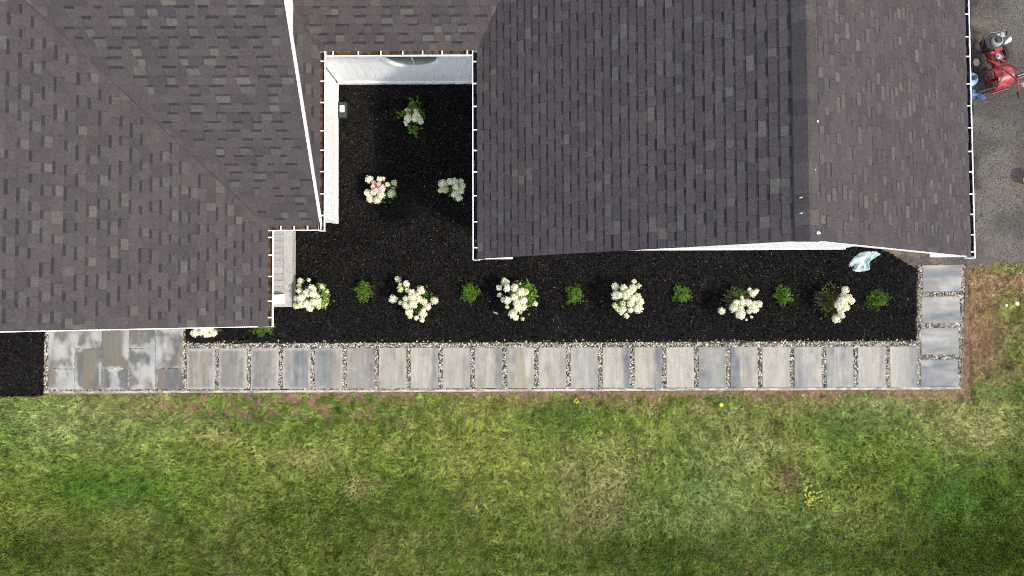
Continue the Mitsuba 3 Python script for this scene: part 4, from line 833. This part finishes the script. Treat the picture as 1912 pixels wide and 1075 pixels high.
v, f = prism([(10.705, 5.647), (10.855, 5.716), (10.871, 5.774), (10.849, 5.83), (10.735, 5.717)], .50, .56); put(en + '__air_cover', (v, f), 'm_pale_plastic', label='white wedge shaped air filter cover')
mb = MB(); mb.tube(smooth_path([(10.247, 5.587, .45), (10.235, 5.70, .56), (10.224, 5.813, .6), (10.30, 5.862, .6), (10.394, 5.891, .6), (10.56, 5.915, .6), (10.704, 5.938, .6), (10.735, 5.89, .6), (10.715, 5.825, .57), (10.643, 5.796, .5)], 4), .015, 8)
mb.tube([L(-.27, .80, .55), L(-.2, .9, .58), L(.02, .93, .60)], .010, 6); put(ti + '__bumper', mb.get(), 'm_black', smooth=40, label='black tubular front guard')
HB1 = [(10.467, 5.366, .40), (10.52, 5.25, .52), (10.713, 4.797, .85), (10.700, 4.70, .91), (10.674, 4.478, .95)]; HB2 = [(10.659, 5.383, .40), (10.70, 5.29, .52), (10.91, 4.93, .83), (10.945, 4.83, .90), (10.935, 4.56, .95)]
for hb_, ge in ((HB1, (10.684, 4.345, .95)), (HB2, (10.945, 4.42, .95))):
    hk_ = put(ti + '__handlebar', tube(smooth_path(hb_, 5), .017, 10), 'm_red', smooth=40)
    put(hk_ + '__grip', tube([hb_[-1], ge], .021, 10), 'm_black', smooth=40)
a, b = np.array([10.735, 4.845, .86]), np.array([10.93, 4.915, .86]); axx = unit(b - a); ayy = unit(np.array([-axx[1], axx[0], -.6]))
mb = MB(); mb.obox((a + b) / 2, axx, ayy, .115, .045, .006); pk = put(ti + '__panel', mb.get(), 'm_black', label='black panel with a white printed line between the handlebars')
mb = MB(); az_ = np.cross(axx, ayy)
for i, w_ in enumerate((.012, .009, .013, .008, .012, .010, .013)): mb.obox((a + b) / 2 + axx * (-.078 + i * .026) + az_ * .008, axx, ayy, w_ * .75, .011, .0015)
put(pk + '__marking', mb.get(), 'm_pale_plastic')
mb = MB(); mb.tube([(10.72, 4.79, .875), (10.93, 4.86, .875)], .012, 8); mb.tube([(10.70, 4.66, .92), (10.94, 4.73, .92)], .013, 8); put(ti + '__crossbar', mb.get(), 'm_red', smooth=40)
mb = MB(); mb.obox((10.83, 4.66, .93), axx, ayy, .075, .045, .02); put(ti + '__control_box', mb.get(), 'm_grey', smooth=30)
put(ti + '__depth_lever', tube(smooth_path([L(.02, -.20, .35), L(.10, -.17, .42), L(.20, -.22, .40)], 5), .008, 8), 'm_black')

# blue things half under the gutter, hose, bucket
bj = thing('blue_barrel', 'rounded blue plastic canister half hidden under the right gutter', 'canister')
n = 32; pr = [(.0, .02), (.15, .02), (.165, .05), (.165, .40), (.14, .47), (.06, .50), (.045, .50), (.045, .55), (0, .55)]
ctr = np.array([10.04, 4.93]); v = np.array([[ctr[0] + r * math.cos(t), ctr[1] + r * math.sin(t), z] for r, z in pr for t in np.linspace(0, 2 * np.pi, n, endpoint=False)])
put(bj + '__body', (v, np.array([[k * n + i, k * n + (i + 1) % n, (k + 1) * n + (i + 1) % n, (k + 1) * n + i] for k in range(len(pr) - 1) for i in range(n)])), 'm_blue', smooth=40)
put(bj + '__cap', cyl((ctr[0], ctr[1], .55), (ctr[0], ctr[1], .58), .05, 20), 'm_black')
v, f = crumpled([(10.08, 4.80), (10.25, 4.87), (10.42, 4.80), (10.60, 4.71), (10.66, 4.62), (10.55, 4.61), (10.40, 4.64), (10.22, 4.60), (10.09, 4.66)], .14, 9)
put('tarp', (v, f), 'm_tarp', smooth=False, label='crumpled blue and black tarp beside the tiller', category='tarp')
hp = [(10.22 + (.13 + .012 * k) * math.cos(t), 4.36 + (.20 + .01 * k) * math.sin(t), .025 + .006 * k) for k in range(3) for t in np.linspace(0, 2 * np.pi, 22, endpoint=False)]
put('hose', tube(hp, .011, 7), 'm_black', smooth=40, label='coil of thin black hose on the gravel below the tarp', category='hose')
bk = thing('bucket', 'pale grey bucket cut off by the right edge of the picture', 'bucket')
ctr = np.array([11.58, 2.80]); pr = [(0, .01), (.13, .01), (.17, .30), (.178, .30), (.178, .315), (.162, .315), (.125, .025), (0, .025)]
v = np.array([[ctr[0] + r * math.cos(t), ctr[1] + r * math.sin(t), z] for r, z in pr for t in np.linspace(0, 2 * np.pi, n, endpoint=False)])
put(bk + '__body', (v, np.array([[k * n + i, k * n + (i + 1) % n, (k + 1) * n + (i + 1) % n, (k + 1) * n + i] for k in range(len(pr) - 1) for i in range(n)])), 'm_pale_plastic', smooth=40)
put(bk + '__handle', tube([(ctr[0] + .17 * math.cos(t), ctr[1] + .05 + .10 * math.sin(t), .32 + .02 * math.sin(t)) for t in np.linspace(0, math.pi, 14)], .006, 6), 'm_black')
